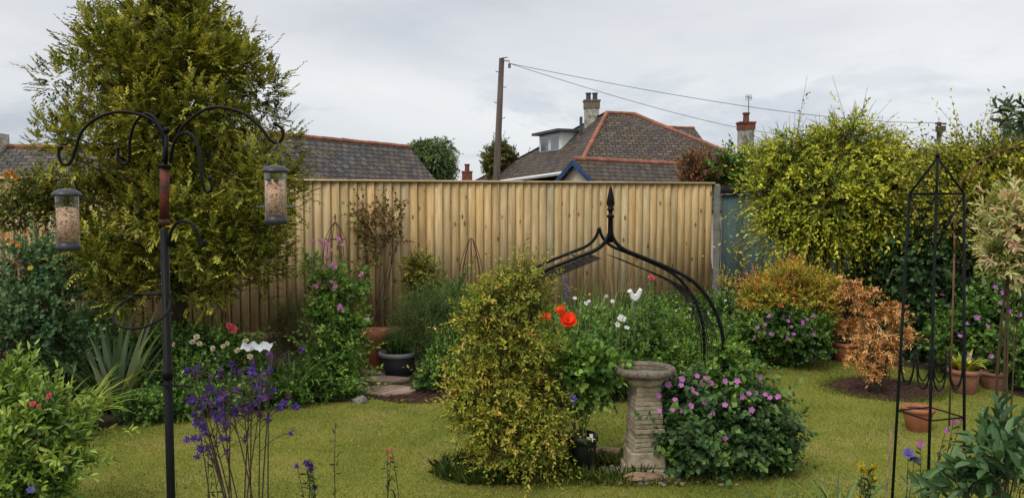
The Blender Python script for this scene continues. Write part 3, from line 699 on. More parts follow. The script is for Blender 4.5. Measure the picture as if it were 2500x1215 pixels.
# ---------------------------------------------------------------- background trees
def tree(name,label,px,py,Y,rx,rz,nb,M,m,ll,pal,seedr=.45,**kw):
    c=S(px,py,Y);k=Y/F;bl=[]
    for i in range(nb):
        u_=nrm(rng.normal(size=(1,3)))[0]*rng.uniform(.35,.75)
        bl.append((c[0]+u_[0]*rx*k,c[1]+u_[1]*rx*k,c[2]+u_[2]*rz*k,rx*k*seedr*rng.uniform(.7,1.2),rx*k*seedr,rz*k*seedr*rng.uniform(.7,1.1)))
    par=root(name,(c[0],c[1],-.3),label,'tree')
    geo,info=sprigs(bl,M,m,ll*2,ll,ll*.45,pal,**kw); foliage(par,'crown',geo,M_leaf)
    ac=Acc(); ac.tube([(c[0],c[1],-.3),(c[0]+.1,c[1],c[2]*.5),(c[0],c[1],c[2]+rz*k*.5)],[.22*rx*k*.4+.05,.12*rx*k*.4+.04,.03],8,sub=3)
    for b_ in bl: ac.tube([(c[0],c[1],c[2]*.6),((c[0]+b_[0])/2,(c[1]+b_[1])/2,(c[2]*.6+b_[2])/2+.1),b_[:3]],[.06,.04,.015],5,sub=2)
    ac.part('trunk',par,M_bark,True); return par
tree('willow_tree','rounded green tree behind the fence',1052,405,45,66,68,16,2900,8,.16,[(.03,.055,.02),(.07,.11,.04),(.12,.17,.06),(.18,.22,.09)],up=-.1,droop=.4)
tree('broadleaf_tree','dark bushy tree beside the telephone pole',1222,400,40,48,50,12,1500,8,.17,[(.02,.028,.008),(.05,.06,.015),(.10,.10,.02),(.16,.14,.03)])
tree('broadleaf_tree','distant dark tree on the skyline',2440,400,50,110,52,14,1500,8,.25,DK)
tree('broadleaf_tree','distant dark tree beyond the utility pole',2270,400,55,60,42,10,900,8,.25,DK)
tree('broadleaf_tree','small dark tree behind the tall white chimney',1880,400,32,40,38,8,700,8,.14,GR)
shrub('photinia_shrub','red tipped leafy shrub rising above the fence','shrub',(S(1750,600,15.2)[0],15.2,0),[Bl(1695,415,15.2,28,34),Bl(1690,440,15.2,34,25),Bl(1745,425,15.2,28,35)],170,9,.22,.11,.045,RD,up=.7,inner=.2)
shrub('laurel_shrub','green leafy shrub behind the fence end','shrub',(S(1800,600,15.2)[0],15.2,0),[Bl(1790,415,15.2,36,40),Bl(1835,425,15.2,30,35),Bl(1765,435,15.2,35,30)],280,9,.24,.12,.045,GR,up=.8,inner=.2)
# ---------------------------------------------------------------- right hand shrubs
X=S(2050,700,11.3)[0]
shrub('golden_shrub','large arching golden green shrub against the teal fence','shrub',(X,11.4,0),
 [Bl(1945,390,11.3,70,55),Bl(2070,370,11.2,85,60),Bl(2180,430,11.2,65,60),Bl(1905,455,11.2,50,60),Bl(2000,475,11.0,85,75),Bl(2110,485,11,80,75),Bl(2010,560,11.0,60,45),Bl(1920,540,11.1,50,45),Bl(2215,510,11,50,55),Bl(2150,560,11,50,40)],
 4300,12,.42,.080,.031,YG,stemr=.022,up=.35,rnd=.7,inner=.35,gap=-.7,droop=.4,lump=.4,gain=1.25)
X=S(2400,700,9.6)[0]
shrub('mixed_hedge','tall tangled dark green hedge with yellow new growth','hedge',(X,9.8,0),
 [Bl(2290,485,10.2,65,50),Bl(2380,425,9.8,55,45),Bl(2460,410,9.6,60,50),Bl(2540,430,9.4,70,60),Bl(2370,500,9.8,85,65),Bl(2470,510,9.5,90,75)],
 2600,11,.42,.07,.03,[(.03,.045,.008),(.11,.13,.018),(.24,.25,.028),(.42,.38,.05)],stemr=.02,up=.6,rnd=.7,inner=.3,gap=-.8,lump=.4,wild=.14,gain=1.15)
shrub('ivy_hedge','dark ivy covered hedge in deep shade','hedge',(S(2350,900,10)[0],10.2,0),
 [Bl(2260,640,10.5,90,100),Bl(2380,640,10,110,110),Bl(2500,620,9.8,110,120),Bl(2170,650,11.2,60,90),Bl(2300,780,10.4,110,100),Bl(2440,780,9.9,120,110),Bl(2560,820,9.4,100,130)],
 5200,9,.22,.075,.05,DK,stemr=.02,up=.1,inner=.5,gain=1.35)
shrub('spiraea_shrub','rounded golden bush with red tipped shoots','shrub',G(1925,850),
 [Bl(1925,715,10.2,95,56,90),Bl(1870,745,10.1,50,38),Bl(1985,745,10.1,50,42)],2400,10,.15,.05,.018,SPI,up=.6,inner=.5,stemr=.01)
p_,inf=shrub('cranesbill_clump','leafy cranesbill clump with scattered pink purple flowers','plant',G(1930,880),
 [Bl(1900,800,9.9,75,45),Bl(1960,820,9.8,60,50),Bl(1850,810,10,55,50)],1400,8,.14,.055,.045,GR,up=.5,inner=.4,stemr=.006,stemmat=M_gtwig)
for i in range(26): flower(p_,'purple',S(rng.uniform(1840,2000),rng.uniform(755,830),9.35+rng.random()*.3),.026)
ab=G(2140,962)
shrub('japanese_maple','small japanese maple with feathery orange foliage','shrub',ab,
 [Bl(2070,695,8.5,24,10),Bl(2105,720,8.5,38,12),Bl(2180,755,8.4,38,10),Bl(2130,770,8.5,40,11),Bl(2195,810,8.4,34,11),Bl(2125,825,8.4,42,12),Bl(2170,855,8.4,38,13),Bl(2095,870,8.4,32,11),Bl(2135,895,8.4,36,10)],
 430,11,.105,.055,.013,OR,up=.0,out=.7,rnd=.55,inner=.1,ang=65,droop=.45,stemr=.009,lift=.8,wild=.04)
for (px,py,s,lab) in ((1995,835,.17,'grey rock edging the border'),(2015,860,.13,'flat grey rock beside the terracotta pot'),(1965,868,.12,'small grey edging rock'),(1760,900,.12,'small stone at the lawn edge'),(880,968,.07,'round pebble by the paving')):
    g_=G(px,py+15); ac=Acc(); ac.ball((g_[0],g_[1],s*.35),s,10,7,(1.2,.9,.6)); 
    ac.V=[tuple(np.array(v)+.18*s*np.sin(np.array(v)[[1,2,0]]*21/s*.15)+rng.normal(size=3)*s*.03) for v in ac.V]
    o=ac.part('garden_rock',None,M_rock,False,.01); tag(o,lab,'rock','rocks edging the border')
# ---------------------------------------------------------------- pots
def pot(name,label,c,r,h,mat,rim=None,soil=True,bowl=.72,cat='flower pot'):
    par=root(name,c,label,cat); ac=Acc()
    ac.lathe([(r*bowl*.94,0),(r*bowl,.005),(r*.93,h*.80),(r*.93,h*.81)],c,28,cap=True).part('pot_body',par,mat,True)
    Acc().lathe([(r*.93,h*.80),(r*1.02,h*.81),(r*1.04,h*.9),(r*1.02,h),(r*.92,h),(r*.90,h*.86),(r*.5,h*.86)],c,28,cap=False).part('rim',par,rim or mat,True)
    Acc().lathe([(r*.9,h*.86),(r*.5,h*.88),(.01,h*.89)],c,20,cap=False).part('soil',par,M_soil)
    return par
tp=G(915,903); 
par=root('terracotta_planter',tp,'tall plain terracotta planter beside the fence','flower pot')
Acc().lathe([(.12,0),(.145,.02),(.15,.36),(.165,.38),(.17,.50),(.15,.50),(.14,.46)],tp,28).part('pot_body',par,M_terra,True)
c=G(971,912); pot('plastic_tub','round grey plastic tub with pale rim on the paving',c,.22,.27,M_plastic,M_plastic2,cat='plant pot',bowl=.88)
pp=root('leafy_tub_plant',(c[0],c[1],.24),'arching green leaves growing in the grey tub','plant'); straps(pp,'leaf',(c[0],c[1],.24),150,.36,.016,BG[:3],.85,.13)
c=G(2062,882); pot('terracotta_pot','terracotta pot under the orange maple',c,.155,.25,M_terra)
shrub('potted_maple','young orange maple growing in a terracotta pot','shrub',(c[0],c[1],.22),[Bl(2035,790,c[1],42,10),Bl(2075,800,c[1],32,12),Bl(2005,792,c[1]-.1,25,8)],230,9,.10,.055,.015,OR,up=.1,droop=.35,inner=.1,stemr=.006,ang=60,wild=.04)
c=G(2352,958); pot('terracotta_pot','weathered terracotta pot holding a yellow leaved plant',c,.165,.26,M_terrag)
pp=root('hosta_plant',(c[0],c[1],.22),'yellow green leafy plant in a terracotta pot','plant')
straps(pp,'leaf',(c[0],c[1],.22),60,.28,.05,[(.3,.32,.03),(.4,.4,.06),(.2,.25,.03)],.9,.1)
c=G(2425,948); pot('terracotta_pot','squat weathered terracotta pot',c,.14,.19,M_terrag,bowl=.8)
c=G(2240,1050); pot('terracotta_pot','small terracotta pot standing on the lawn',c,.135,.215,M_terra,bowl=.66)
bp=G(1420,1155); pot('nursery_pot','black plastic nursery pot beside the bird bath',bp,.118,.30,M_bpot,bowl=.8,cat='plant pot')
p_,_=shrub('potted_hellebore','broad leaved green plant in a black nursery pot','plant',(bp[0],bp[1],.26),
 [Bl(1400,900,6.0,62,40),Bl(1460,905,6.0,45,38),Bl(1350,915,6.0,38,28),Bl(1420,960,6.0,38,26)],300,7,.13,.075,.045,[(.04,.09,.02),(.09,.17,.03),(.17,.27,.05)],up=.5,inner=.1,stemr=.006,stemmat=M_gtwig,nst=3,hi=True)
flower(p_,'blue',S(1397,972,5.75),.035);flower(p_,'blue',S(1400,982,5.75),.03);
Acc().box((bp[0]+.06,bp[1]-.1,.30),(.012,.002,.03)).part('plant_label',p_,M_white)
# ---------------------------------------------------------------- bird bath
bb=G(1572,1152); by=bb[1]
par=root('bird_bath',bb,'weathered stone bird bath on a stacked stone pedestal','bird bath')
ac=Acc(); z=0
ac.box((bb[0],by,.035),(.165,.165,.035),top=.97); ac.box((bb[0],by,.13),(.142,.142,.058),top=.93); ac.part('plinth',par,M_stone,False,.012)
ac=Acc(); z=.19; nL=14
for i in range(nL):
    h=(.66-.19)/nL; f=.115-.020*(i/nL)+rng.normal()*.003; a=rng.normal()*.03
    ac.box((bb[0]+rng.normal()*.002,by+rng.normal()*.002,z+h/2),(f,f,h*.5-.0015),(math.cos(a+.2),math.sin(a+.2),0),(-math.sin(a+.2),math.cos(a+.2),0),.985); z+=h
ac.box((bb[0],by,.43),(.088,.088,.235),(math.cos(.2),math.sin(.2),0),(-math.sin(.2),math.cos(.2),0))
ac.part('pedestal',par,M_stone,False,.005)
Acc().lathe([(.10,0),(.13,.02),(.145,.045),(.12,.07)],(bb[0],by,.66),24).part('collar',par,M_stone,True)
bw_=Acc().lathe([(.12,.0),(.19,.012),(.222,.022),(.230,.034),(.230,.052),(.222,.068),(.205,.072),(.188,.062),(.17,.045),(.10,.035),(.01,.033)],(bb[0],by,.730),40,.008).part('bowl',par,M_stoned,True)
Acc().lathe([(.172,0),(.1,.0005),(.01,.001)],(bb[0],by,.781),24,cap=False).part('water',par,M_water)
lg_=G(1565,1178); ac=Acc(); ac.tube([(lg_[0]-.13,lg_[1],.035),(lg_[0]-.03,lg_[1]-.02,.045),(lg_[0]+.06,lg_[1]+.01,.035),(lg_[0]+.15,lg_[1]+.03,.03)],[.02,.045,.04,.018],9,sub=3)
ac.V=[tuple(np.array(v)+rng.normal(size=3)*.004) for v in ac.V]; o=ac.part('driftwood_log',None,M_log); tag(o,'bleached weathered log lying at the foot of the bird bath','log')
lg_=G(1470,1128); ac=Acc(); ac.tube([(lg_[0]-.12,lg_[1],.04),(lg_[0],lg_[1]+.02,.07),(lg_[0]+.14,lg_[1]-.03,.10)],[.03,.05,.02],9,sub=3); o=ac.part('driftwood_log',None,M_log); tag(o,'grey root stump between pot and bird bath','log')
# ---------------------------------------------------------------- arch
ca=1490; Ya=6.0; ka=Ya/F
arc=root('garden_arch',(S(ca,600,Ya)[0],Ya,0),'black metal gothic garden arch with wire mesh and spear finial','garden arch')
X0=arc.location[0]
prf=[(0,560),(9,585),(32,608),(80,628),(150,657),(208,690),(250,742),(274,800),(282,860),(283,960)]
def zf(py): return S(ca,py,Ya)[2]
def frame(dy,dx,sg): 
    pts=[(X0+sg*a*ka+dx,Ya+dy,zf(b_)) for a,b_ in prf]; pts.append((X0+sg*283*ka+dx,Ya+dy,0)); return pts
ac=Acc()
for sg in (1,-1): ac.tube(frame(0,0,sg),.0145,8,sub=4)
ac.part('front_frame',arc,M_black,True)
ac=Acc()
for sg in (1,-1): ac.tube(frame(.5,-.03,sg),.0125,8,sub=4)
ac.part('back_frame',arc,M_black,True)
ac=Acc()
ac.lathe([(.018,0),(.020,.08),(.018,.18),(.028,.19),(.028,.205),(.016,.21),(.016,.235),(.025,.24),(.025,.255),(.018,.26),(.031,.29),(.023,.34),(.012,.40),(.001,.43)],(X0,Ya,zf(592)),12)
ac.part('finial',arc,M_black,True)
ac=Acc()
def offs(sg,f):
    P_=np.array(frame(0,0,sg))[2:]; 
    P_[:,0]+=-.03*f; P_[:,1]+=.5*f; return P_
for sg in (1,-1):
    for f in np.linspace(0.06,.94,9):
        P_=offs(sg,f); P_[:,2]-=.07; P_[:,0]-=sg*.03; ac.tube(P_,.0030,4,sub=3)
    P_=np.array(frame(0,0,sg))[2:]; seg=np.linalg.norm(np.diff(P_,axis=0),axis=1); cs=np.concatenate([[0],np.cumsum(seg)])
    for s_ in np.arange(0,cs[-1],.05):
        q=np.array([np.interp(s_,cs,P_[:,i]) for i in range(3)]); q[2]-=.07; q[0]-=sg*.03
        ac.tube([q,q+[-.03,.5,0]],.0030,4)
ac.part('wire_mesh',arc,M_black)
ac=Acc()
for sg in (1,-1):
    for (a,b_) in prf[3::2]+[(283,1100)]:
        q=np.array([X0+sg*a*ka,Ya,zf(b_) if b_<1000 else .25]); ac.tube([q,q+[-.03,.5,0]],.006,6)
ac.part('crossbar',arc,M_black,True)
p_,_=shrub('nandina_shrub','bushy yellow green shrub with reddish new leaves climbing the arch','shrub',G(1240,1165),
 [Bl(1270,695,5.95,62,34),Bl(1215,745,5.85,66,46),Bl(1285,745,5.95,44,46),Bl(1225,840,5.85,84,56),Bl(1160,795,5.9,28,36),Bl(1300,850,5.9,35,42),Bl(1205,940,5.8,90,50),Bl(1130,965,5.8,42,36),Bl(1300,950,5.9,64,48),Bl(1250,1030,5.75,104,50),Bl(1345,1045,5.8,42,36),Bl(1165,1010,5.8,58,36),Bl(1270,1095,5.7,84,34)],
 2900,13,.20,.044,.015,NA,up=.35,out=.7,rnd=.75,ang=62,inner=.2,gap=-.7,stemr=.010,lump=.4,nst=3,wild=.15,droop=.15)
shrub('clematis_climber','green clematis climbing the arch leg','plant',(X0+283*ka,6.05,0),
 [Bl(1770,850,6.1,18,26),Bl(1790,900,6.1,38,34),Bl(1765,935,6.1,38,32),Bl(1800,960,6.0,35,35)],380,8,.14,.05,.026,BG,up=.2,droop=.3,inner=.2,stemr=.005,stemmat=M_gtwig)
p_,inf=shrub('geranium_bush','mounded dark leaved geranium covered in pink flowers','plant',G(1755,1160),
 [Bl(1760,1060,6.0,140,80,110),Bl(1700,990,6.05,80,52),Bl(1790,990,6.05,90,55),Bl(1850,1090,5.95,75,55),Bl(1680,1080,5.95,78,68),Bl(1760,940,6.15,55,32)],
 2500,8,.12,.056,.048,[(.014,.036,.010),(.03,.065,.020),(.055,.11,.035),(.13,.21,.05)],up=.5,inner=.6,stemr=.006,stemmat=M_gtwig,ang=75,lift=.8)
fl=[(1665,925),(1702,917),(1722,923),(1736,934),(1663,940),(1632,938),(1608,965),(1648,975),(1687,990),(1720,985),(1768,955),(1812,968),(1845,958),(1868,963),(1880,970),(1855,920),(1770,988),(1740,1010),(1835,1000),(1770,1070),(1642,1000),(1700,960),(1800,930),(1900,968),(1610,1002),(1690,950),(1770,930),(1712,935),(1662,1002),(1828,960)]
for (a,b_) in fl: flower(p_,'geranium',S(a,b_,5.62+max(0,(1010-b_))*.0022+rng.random()*.1),.024)
# ---------------------------------------------------------------- bird feeder station
Yf=2.6
def f3(a,b_,dy=0): p=S(a,b_,Yf); p[1]+=dy; return p
st=root('feeder_pole',(f3(402,600)[0],Yf,0),'tall black metal bird feeding pole with curled hanging arms','bird feeder stand')
xp=st.location[0]
Acc().tube([(xp+.003,Yf,0),(xp,Yf,f3(400,560)[2])],.0135,14).part('pole',st,M_black,True)
ac=Acc(); z1_=f3(0,535)[2];z2_=f3(0,410)[2]
ac.tube([(xp,Yf,z1_-.02),(xp,Yf,z1_)],.017,14); ac.tube([(xp+.001,Yf,z1_),(xp+.006,Yf,z2_)],.0150,14); ac.part('upper_sleeve',st,M_rustred,True)
ac=Acc(); ac.tube([(xp+.006,Yf,z2_),(xp+.008,Yf,z2_+.012)],.020,14); ac.tube([(xp+.008,Yf,z2_),(xp+.014,Yf,f3(0,330)[2])],.0075,10); ac.ball((xp+.015,Yf,f3(0,318)[2]),.0115,12,8); ac.part('top_bracket',st,M_black,True)
arms=[([(404,400),(402,350),(380,300),(335,278),(285,275),(238,292),(205,325),(192,365),(180,398),(163,402),(153,385),(153,363),(158,362)],-.02),
      ([(398,395),(396,345),(372,292),(338,274),(305,300),(288,345),(284,385),(270,398),(256,385),(255,358)],.09),
      ([(418,400),(425,350),(450,305),(500,268),(545,263),(595,278),(635,310),(660,342),(678,348),(690,335),(688,315),(672,303)],.0),
      ([(415,395),(430,350),(455,328),(485,335),(505,375),(515,430),(525,468),(540,462),(535,438)],-.08),
      ([(412,600),(420,565),(440,542),(468,542),(488,562),(495,590),(502,600),(508,590)],-.03)]
for pts,dy in arms:
    n=len(pts); ac=Acc(); ac.tube([f3(a,b_,dy*min(1,i/(n-1)*1.6)) for i,(a,b_) in enumerate(pts)],.0050,8,sub=5)
    e=f3(*pts[-1],dy); ac.ball(e,.0075,8,6); ac.part('hanging_arm',st,M_black,True)
ac=Acc(); cr_=f3(365,752)
ac.tube([(cr_[0]+.085*math.cos(t),cr_[1]-.055+.085*math.sin(t)*.8,cr_[2]+.048*math.sin(t)) for t in np.linspace(0,6.283,24,endpoint=False)],.004,7,closed=True)
ac.tube([f3(312,718),f3(415,718)],.0035,6); ac.tube([f3(412,715),f3(412,760)],.006,6); ac.part('dish_ring',st,M_black,True)
ac=Acc(); 
ac.tube([(xp,Yf,f3(0,925)[2]),(xp,Yf,f3(0,900)[2])],.0165,12)
ac.tube([f3(410,905),f3(420,893,-.02),f3(424,912,-.03)],.003,6,sub=3); ac.tube([f3(400,935,-.02),f3(480,938,-.03)],.003,6);ac.part('clamp',st,M_black,True)
def feeder(px,ptop,pbot,hook,label,fill):
    t=f3(px,ptop);b_=f3(px,pbot);X_,Z0,Z1=t[0],b_[2],t[2]
    par=root('bird_feeder',(X_,Yf-.01,Z0),label,'bird feeder','tube bird feeders'); c=(X_,Yf-.01,0)
    r=.0345; H_=Z1-Z0
    zt=Z1-.020; 
    Acc().lathe([(r,Z0+.012),(r,zt)],c,28,cap=False).part('tube',par,M_clear,True)
    Acc().lathe([(r*.93,Z0+.03),(r*.93,Z0+.03+fill*(zt-Z0-.03)),(r*.5,Z0+.034+fill*(zt-Z0-.03)),(.001,Z0+.036+fill*(zt-Z0-.03))],c,28).part('seed',par,M_seed,True)
    Acc().lathe([(r*.9,Z0),(r*1.05,Z0+.002),(r*1.05,Z0+.014),(r*.94,Z0+.029),(r*.6,Z0+.0295)],c,28).part('base',par,M_lid,True)
    Acc().lathe([(r*1.0,zt-.004),(r*1.28,zt-.003),(r*1.28,zt+.002),(r*1.15,zt+.009),(r*.8,zt+.017),(r*.3,zt+.021),(.001,zt+.021)],c,32).part('lid',par,M_lid,True)
    ac=Acc(); zp=Z0+.30*H_; ac.tube([(X_-.064,Yf-.01,zp),(X_+.064,Yf-.01,zp)],.0026,8); ac.part('perch',par,M_gable,True)
    for s_ in (1,-1):
        ac=Acc(); ac.lathe([(.006,0),(.0085,.001),(.0085,.003),(.004,.004)],(X_+s_*.012,Yf-.01-r,zt-.03),10); ac.part('port',par,M_lid)
    h=np.array(hook); ac=Acc()
    ac.tube([(X_-r*.9,Yf-.01,zt-.0),(X_-r*.7,Yf-.01,zt+.03),(h[0],Yf-.01,h[2]-.004),(h[0]+.003,Yf-.01,h[2]+.004),(X_+r*.7,Yf-.01,zt+.03),(X_+r*.9,Yf-.01,zt)],.0012,5,sub=3); ac.part('hanging_wire',par,M_gable)
feeder(167,461,612,f3(165,402),'clear tube bird feeder with grey lid, three quarters full of seed',.72)
feeder(674,404,548,f3(679,348),'clear tube bird feeder with grey lid, nearly full of seed',.80)
# ---------------------------------------------------------------- obelisk right (near)
Yo=4.0; tip=S(2289,380,Yo)
ob=root('garden_obelisk',(tip[0],Yo,0),'tall dark metal garden obelisk with pyramid top and scrolls','obelisk')
ztp=S(0,473,Yo)[2]; ht=.092; hb=.135; ro=.30
def corner(k,z):
    h=ht+(hb-ht)*(ztp-z)/ztp; a=ro+k*math.pi/2+math.pi/4; return np.array([tip[0]+h*1.3*math.cos(a),Yo+h*1.3*math.sin(a),z])
for k in range(4): 
    Acc().tube([corner(k,0),corner(k,ztp)],.0070,6).part('leg',ob,M_iron,True)
ac=Acc()
for k in range(4):
    ac.tube([corner(k,ztp),tip-[0,0,.01]],.0062,6); ac.tube([corner(k,ztp),corner(k+1,ztp)],.0058,6); 
    a,b_=corner(k,ztp),corner(k+1,ztp-.28); ac.tube([a,b_],.003,5); ac.tube([corner(k+1,ztp),corner(k,ztp-.28)],.003,5)
ac.ball(tip,.012,10,6); ac.part('pyramid_top',ob,M_iron,True)
for k in range(4):
    for f0,f1 in ((.05,.45),(.55,.95)):
        zb_=S(0,940,Yo)[2]; zt_=S(0,860,Yo)[2]; pts=[]
        for t in np.linspace(0,1,13):
            ff=f0+(f1-f0)*(.5-.5*math.cos(math.pi*t)); z_=zt_-(zt_-zb_)*max(math.sin(math.pi*t),0)**.6
            pts.append(corner(k,z_)*(1-ff)+corner(k+1,z_)*ff)
        Acc().tube(pts,.004,6).part('scroll',ob,M_iron,True)
for zz in (.35,.95): 
    ac=Acc()
    for k in range(4): ac.tube([corner(k,zz),corner(k+1,zz)],.004,6)
    ac.part('brace_ring',ob,M_iron,True)
ac=Acc(); ac.tube([S(2330,620,7),S(2335,480,7),S(2375,410,7),S(2440,370,7),S(2520,358,7),S(2620,380,7),S(2680,500,7)],.008,6,sub=5)
q=S(2330,620,7); ac.tube([(q[0],7,0),q],.008,6); q2=S(2680,500,7); ac.tube([(q2[0],7,0),q2],.008,6)
o=ac.part('wire_arch',None,M_rust,True); tag(o,'thin rusty wire arch over the hedge','garden arch')
def balloon(px,ptop,pbot,w,Y,label,rs=.004):
    t=S(px,ptop,Y);b_=S(px,pbot,Y); k=Y/F; c=root('plant_support',(t[0],Y,0),label,'plant support'); ac=Acc()
    for i in range(8):
        a=i*math.pi/4; pts=[]
        for s_ in np.linspace(0,1,8):
            r_=w*k*math.sin(math.pi*(s_*.55+.02))**.8*(1 if s_<.6 else 1-.35*(s_-.6)); pts.append((t[0]+r_*math.cos(a),Y+r_*math.sin(a),t[2]+(b_[2]-t[2])*s_))
        pts.append((t[0]+w*k*.45*math.cos(a),Y+w*k*.45*math.sin(a),0)); ac.tube(pts,rs,5,sub=2)
    ac.ball((t[0],Y,t[2]),.012,8,6)
    ac.part('wire_frame',c,M_rust,True); return c
balloon(1150,582,720,32,11.3,'rusty balloon shaped wire plant support by the fence',.006)
c=root('wire_sphere_support',(S(550,700,9.8)[0],9.8,0),'rusty wire sphere on twisted legs','plant support'); ac=Acc(); cc=S(549,685,9.8); r_=.115
for a in range(5):
    u_=np.array([math.cos(a*.63),math.sin(a*.63),0]); 
    ac.tube([cc+r_*(u_*math.cos(t)+np.array([0,0,1])*math.sin(t)) for t in np.linspace(0,6.283,18,endpoint=False)],.005,5,closed=True)
ac.tube([cc+r_*np.array([math.cos(t),math.sin(t),0]) for t in np.linspace(0,6.283,18,endpoint=False)],.005,5,closed=True)
ac.part('wire_sphere',c,M_rust,True)
for a in range(4):
    Acc().tube([cc-[0,0,r_],cc-[0,0,r_+.12],(cc[0]+.13*math.cos(a*1.57+.5),9.8+.13*math.sin(a*1.57+.5),0)],.005,5,sub=3).part('leg',c,M_rust,True)
t=S(818,522,8.6); c=root('wire_obelisk',(t[0],8.6,0),'slender rusty wire obelisk holding sweet peas','plant support'); ac=Acc()
for k in range(6):
    a=k*math.pi/3; ac.tube([t,t+[0,0,-.08],(t[0]+.11*math.cos(a),8.6+.11*math.sin(a),t[2]-.27),(t[0]+.15*math.cos(a),8.6+.15*math.sin(a),t[2]-.8),(t[0]+.18*math.cos(a),8.6+.18*math.sin(a),0)],.004,5,sub=2)
for zz,rr in ((t[2]-.27,.11),(t[2]-.8,.15),(.4,.165)): ac.tube([(t[0]+rr*math.cos(a),8.6+rr*math.sin(a),zz) for a in np.linspace(0,6.283,14,endpoint=False)],.004,5,closed=True)
ac.part('wire_frame',c,M_rust,True)
# ---------------------------------------------------------------- border planting
p_,_=shrub('sweet_pea_plant','tall sweet pea column with pink and mauve flowers','plant',G(818,972),
 [Bl(815,700,8.5,36,50),Bl(800,780,8.4,46,50),Bl(850,800,8.5,34,50),Bl(765,660,8.5,18,30),Bl(865,700,8.6,20,35),Bl(815,880,8.4,66,52),Bl(780,930,8.3,55,34),Bl(860,930,8.3,40,30)],800,8,.18,.062,.03,BG,up=.5,inner=.1,stemr=.005,stemmat=M_gtwig,droop=.15,rnd=.8)
for (a,b_) in [(785,590),(797,600),(808,612),(798,630),(812,650),(820,700),(825,752),(832,748),(790,655),(838,600),(900,780),(805,590),(826,586),(770,700),(815,645),(808,690),(822,655),(880,672),(765,590),(793,612),(818,705),(836,756)]:
    flower(p_,'sweetpea',S(a,b_,8.15+rng.random()*.15),.044)
shrub('climbing_rose','sparse climbing rose with reddish leaves against the fence','plant',(S(915,800,11.7)[0],11.75,0),
 [Bl(885,520,11.75,24,46),Bl(915,580,11.75,42,52),Bl(950,560,11.7,38,55),Bl(900,640,11.75,28,28),Bl(970,530,11.7,15,28)],120,7,.26,.075,.045,[(.10,.06,.02),(.17,.075,.03),(.10,.14,.03),(.2,.07,.04)],up=.7,inner=.1,stemr=.009)
def bush(nm,lab,px,py,bls,M,m,sl,ll,lw,pal,**kw): return shrub(nm,lab,kw.pop('cat','plant'),G(px,py),bls,M,m,sl,ll,lw,pal,**kw)
bush('euonymus_shrub','rounded golden variegated shrub at the fence',1025,890,[Bl(1025,655,10.6,38,26),Bl(1045,695,10.6,36,28),Bl(1005,700,10.6,20,22)],420,8,.13,.05,.026,[(.05,.07,.01),(.16,.16,.02),(.34,.3,.05)],cat='shrub',up=.4,inner=.3)
p_,_=bush('fennel_plant','feathery green fennel clump',1040,905,[Bl(1040,760,9.7,55,50),Bl(1010,800,9.5,50,55),Bl(1080,790,9.7,50,65),Bl(1060,850,9.4,65,50)],1500,12,.2,.05,.005,[(.05,.09,.03),(.10,.15,.045),(.16,.23,.07)],up=.9,inner=.1,ang=35,stemr=.005,stemmat=M_gtwig)
bush('bronze_fennel_plant','feathery bronze fennel by the fence',720,930,[Bl(715,780,9.8,36,45),Bl(730,840,9.5,42,40),Bl(690,820,9.8,32,40)],800,12,.2,.05,.005,[(.07,.07,.03),(.13,.12,.05),(.14,.17,.06)],up=.9,inner=.1,ang=35,stemr=.005)
p_,_=bush('tall_mixed_perennials','tall grassy green perennials between the shrubs',1120,930,[Bl(1110,770,10.3,45,60),Bl(1160,830,9.5,60,75),Bl(1130,900,9.0,60,45)],900,9,.22,.10,.022,GR,up=1.3,inner=.2,ang=28,stemr=.006,stemmat=M_gtwig)
p_,_=bush('leafy_perennial_clump','lush green perennial clump behind the arch',1420,960,[Bl(1420,885,8.2,80,50),Bl(1340,860,8.4,60,50),Bl(1500,895,8.4,70,48),Bl(1560,880,8.6,55,45),Bl(1460,830,8.8,60,45)],1800,8,.20,.085,.034,GR,up=.8,inner=.3,stemr=.006,stemmat=M_gtwig,gain=1.2)
p_=root('tall_grass_clump',G(1430,930),'dense clump of tall upright grassy leaves','plant'); 
for (a,Y) in ((1370,8.9),(1430,9.0),(1480,9.1),(1400,8.6),(1330,9.2),(1500,8.8)):
    q=S(a,0,Y); straps(p_,'leaf',(q[0],Y,0),100,1.12,.014,GR[1:],.2,.2)
p_,_=bush('penstemon_clump','airy green clump of small leaved perennials',1640,940,[Bl(1620,820,9.4,70,42),Bl(1690,840,9.2,60,45),Bl(1640,890,8.8,80,45),Bl(1720,880,9.0,60,40),Bl(1560,805,9.6,50,32)],2100,9,.18,.045,.018,BG,up=.8,inner=.3,stemr=.005,stemmat=M_gtwig,gain=.9)
p_,_=bush('heather_clump','bushy mixed green border planting at the fence foot',1700,900,[Bl(1640,775,11.2,70,36),Bl(1720,775,11.3,70,38),Bl(1790,775,11,55,50),Bl(1560,765,11.2,60,34),Bl(1780,840,10,60,46),Bl(1840,850,9.9,50,42)],2300,9,.17,.05,.022,GR,up=.6,inner=.35,stemr=.006,stemmat=M_gtwig,gain=1.1)
for i in range(14): flower(p_,'white',S(rng.uniform(1590,1800),rng.uniform(720,800),10.6),.02)
p_=root('feathery_grass',G(1520,900),'wispy bronze ornamental grass against the fence','plant'); q=S(1510,0,11.5); straps(p_,'leaf',(q[0],11.5,0),190,1.5,.008,[(.2,.15,.08),(.26,.2,.11),(.14,.15,.06)],.2,.25)
pp=root('oriental_poppy',G(1370,975),'orange red oriental poppies on tall hairy stems','plant'); ac=Acc()
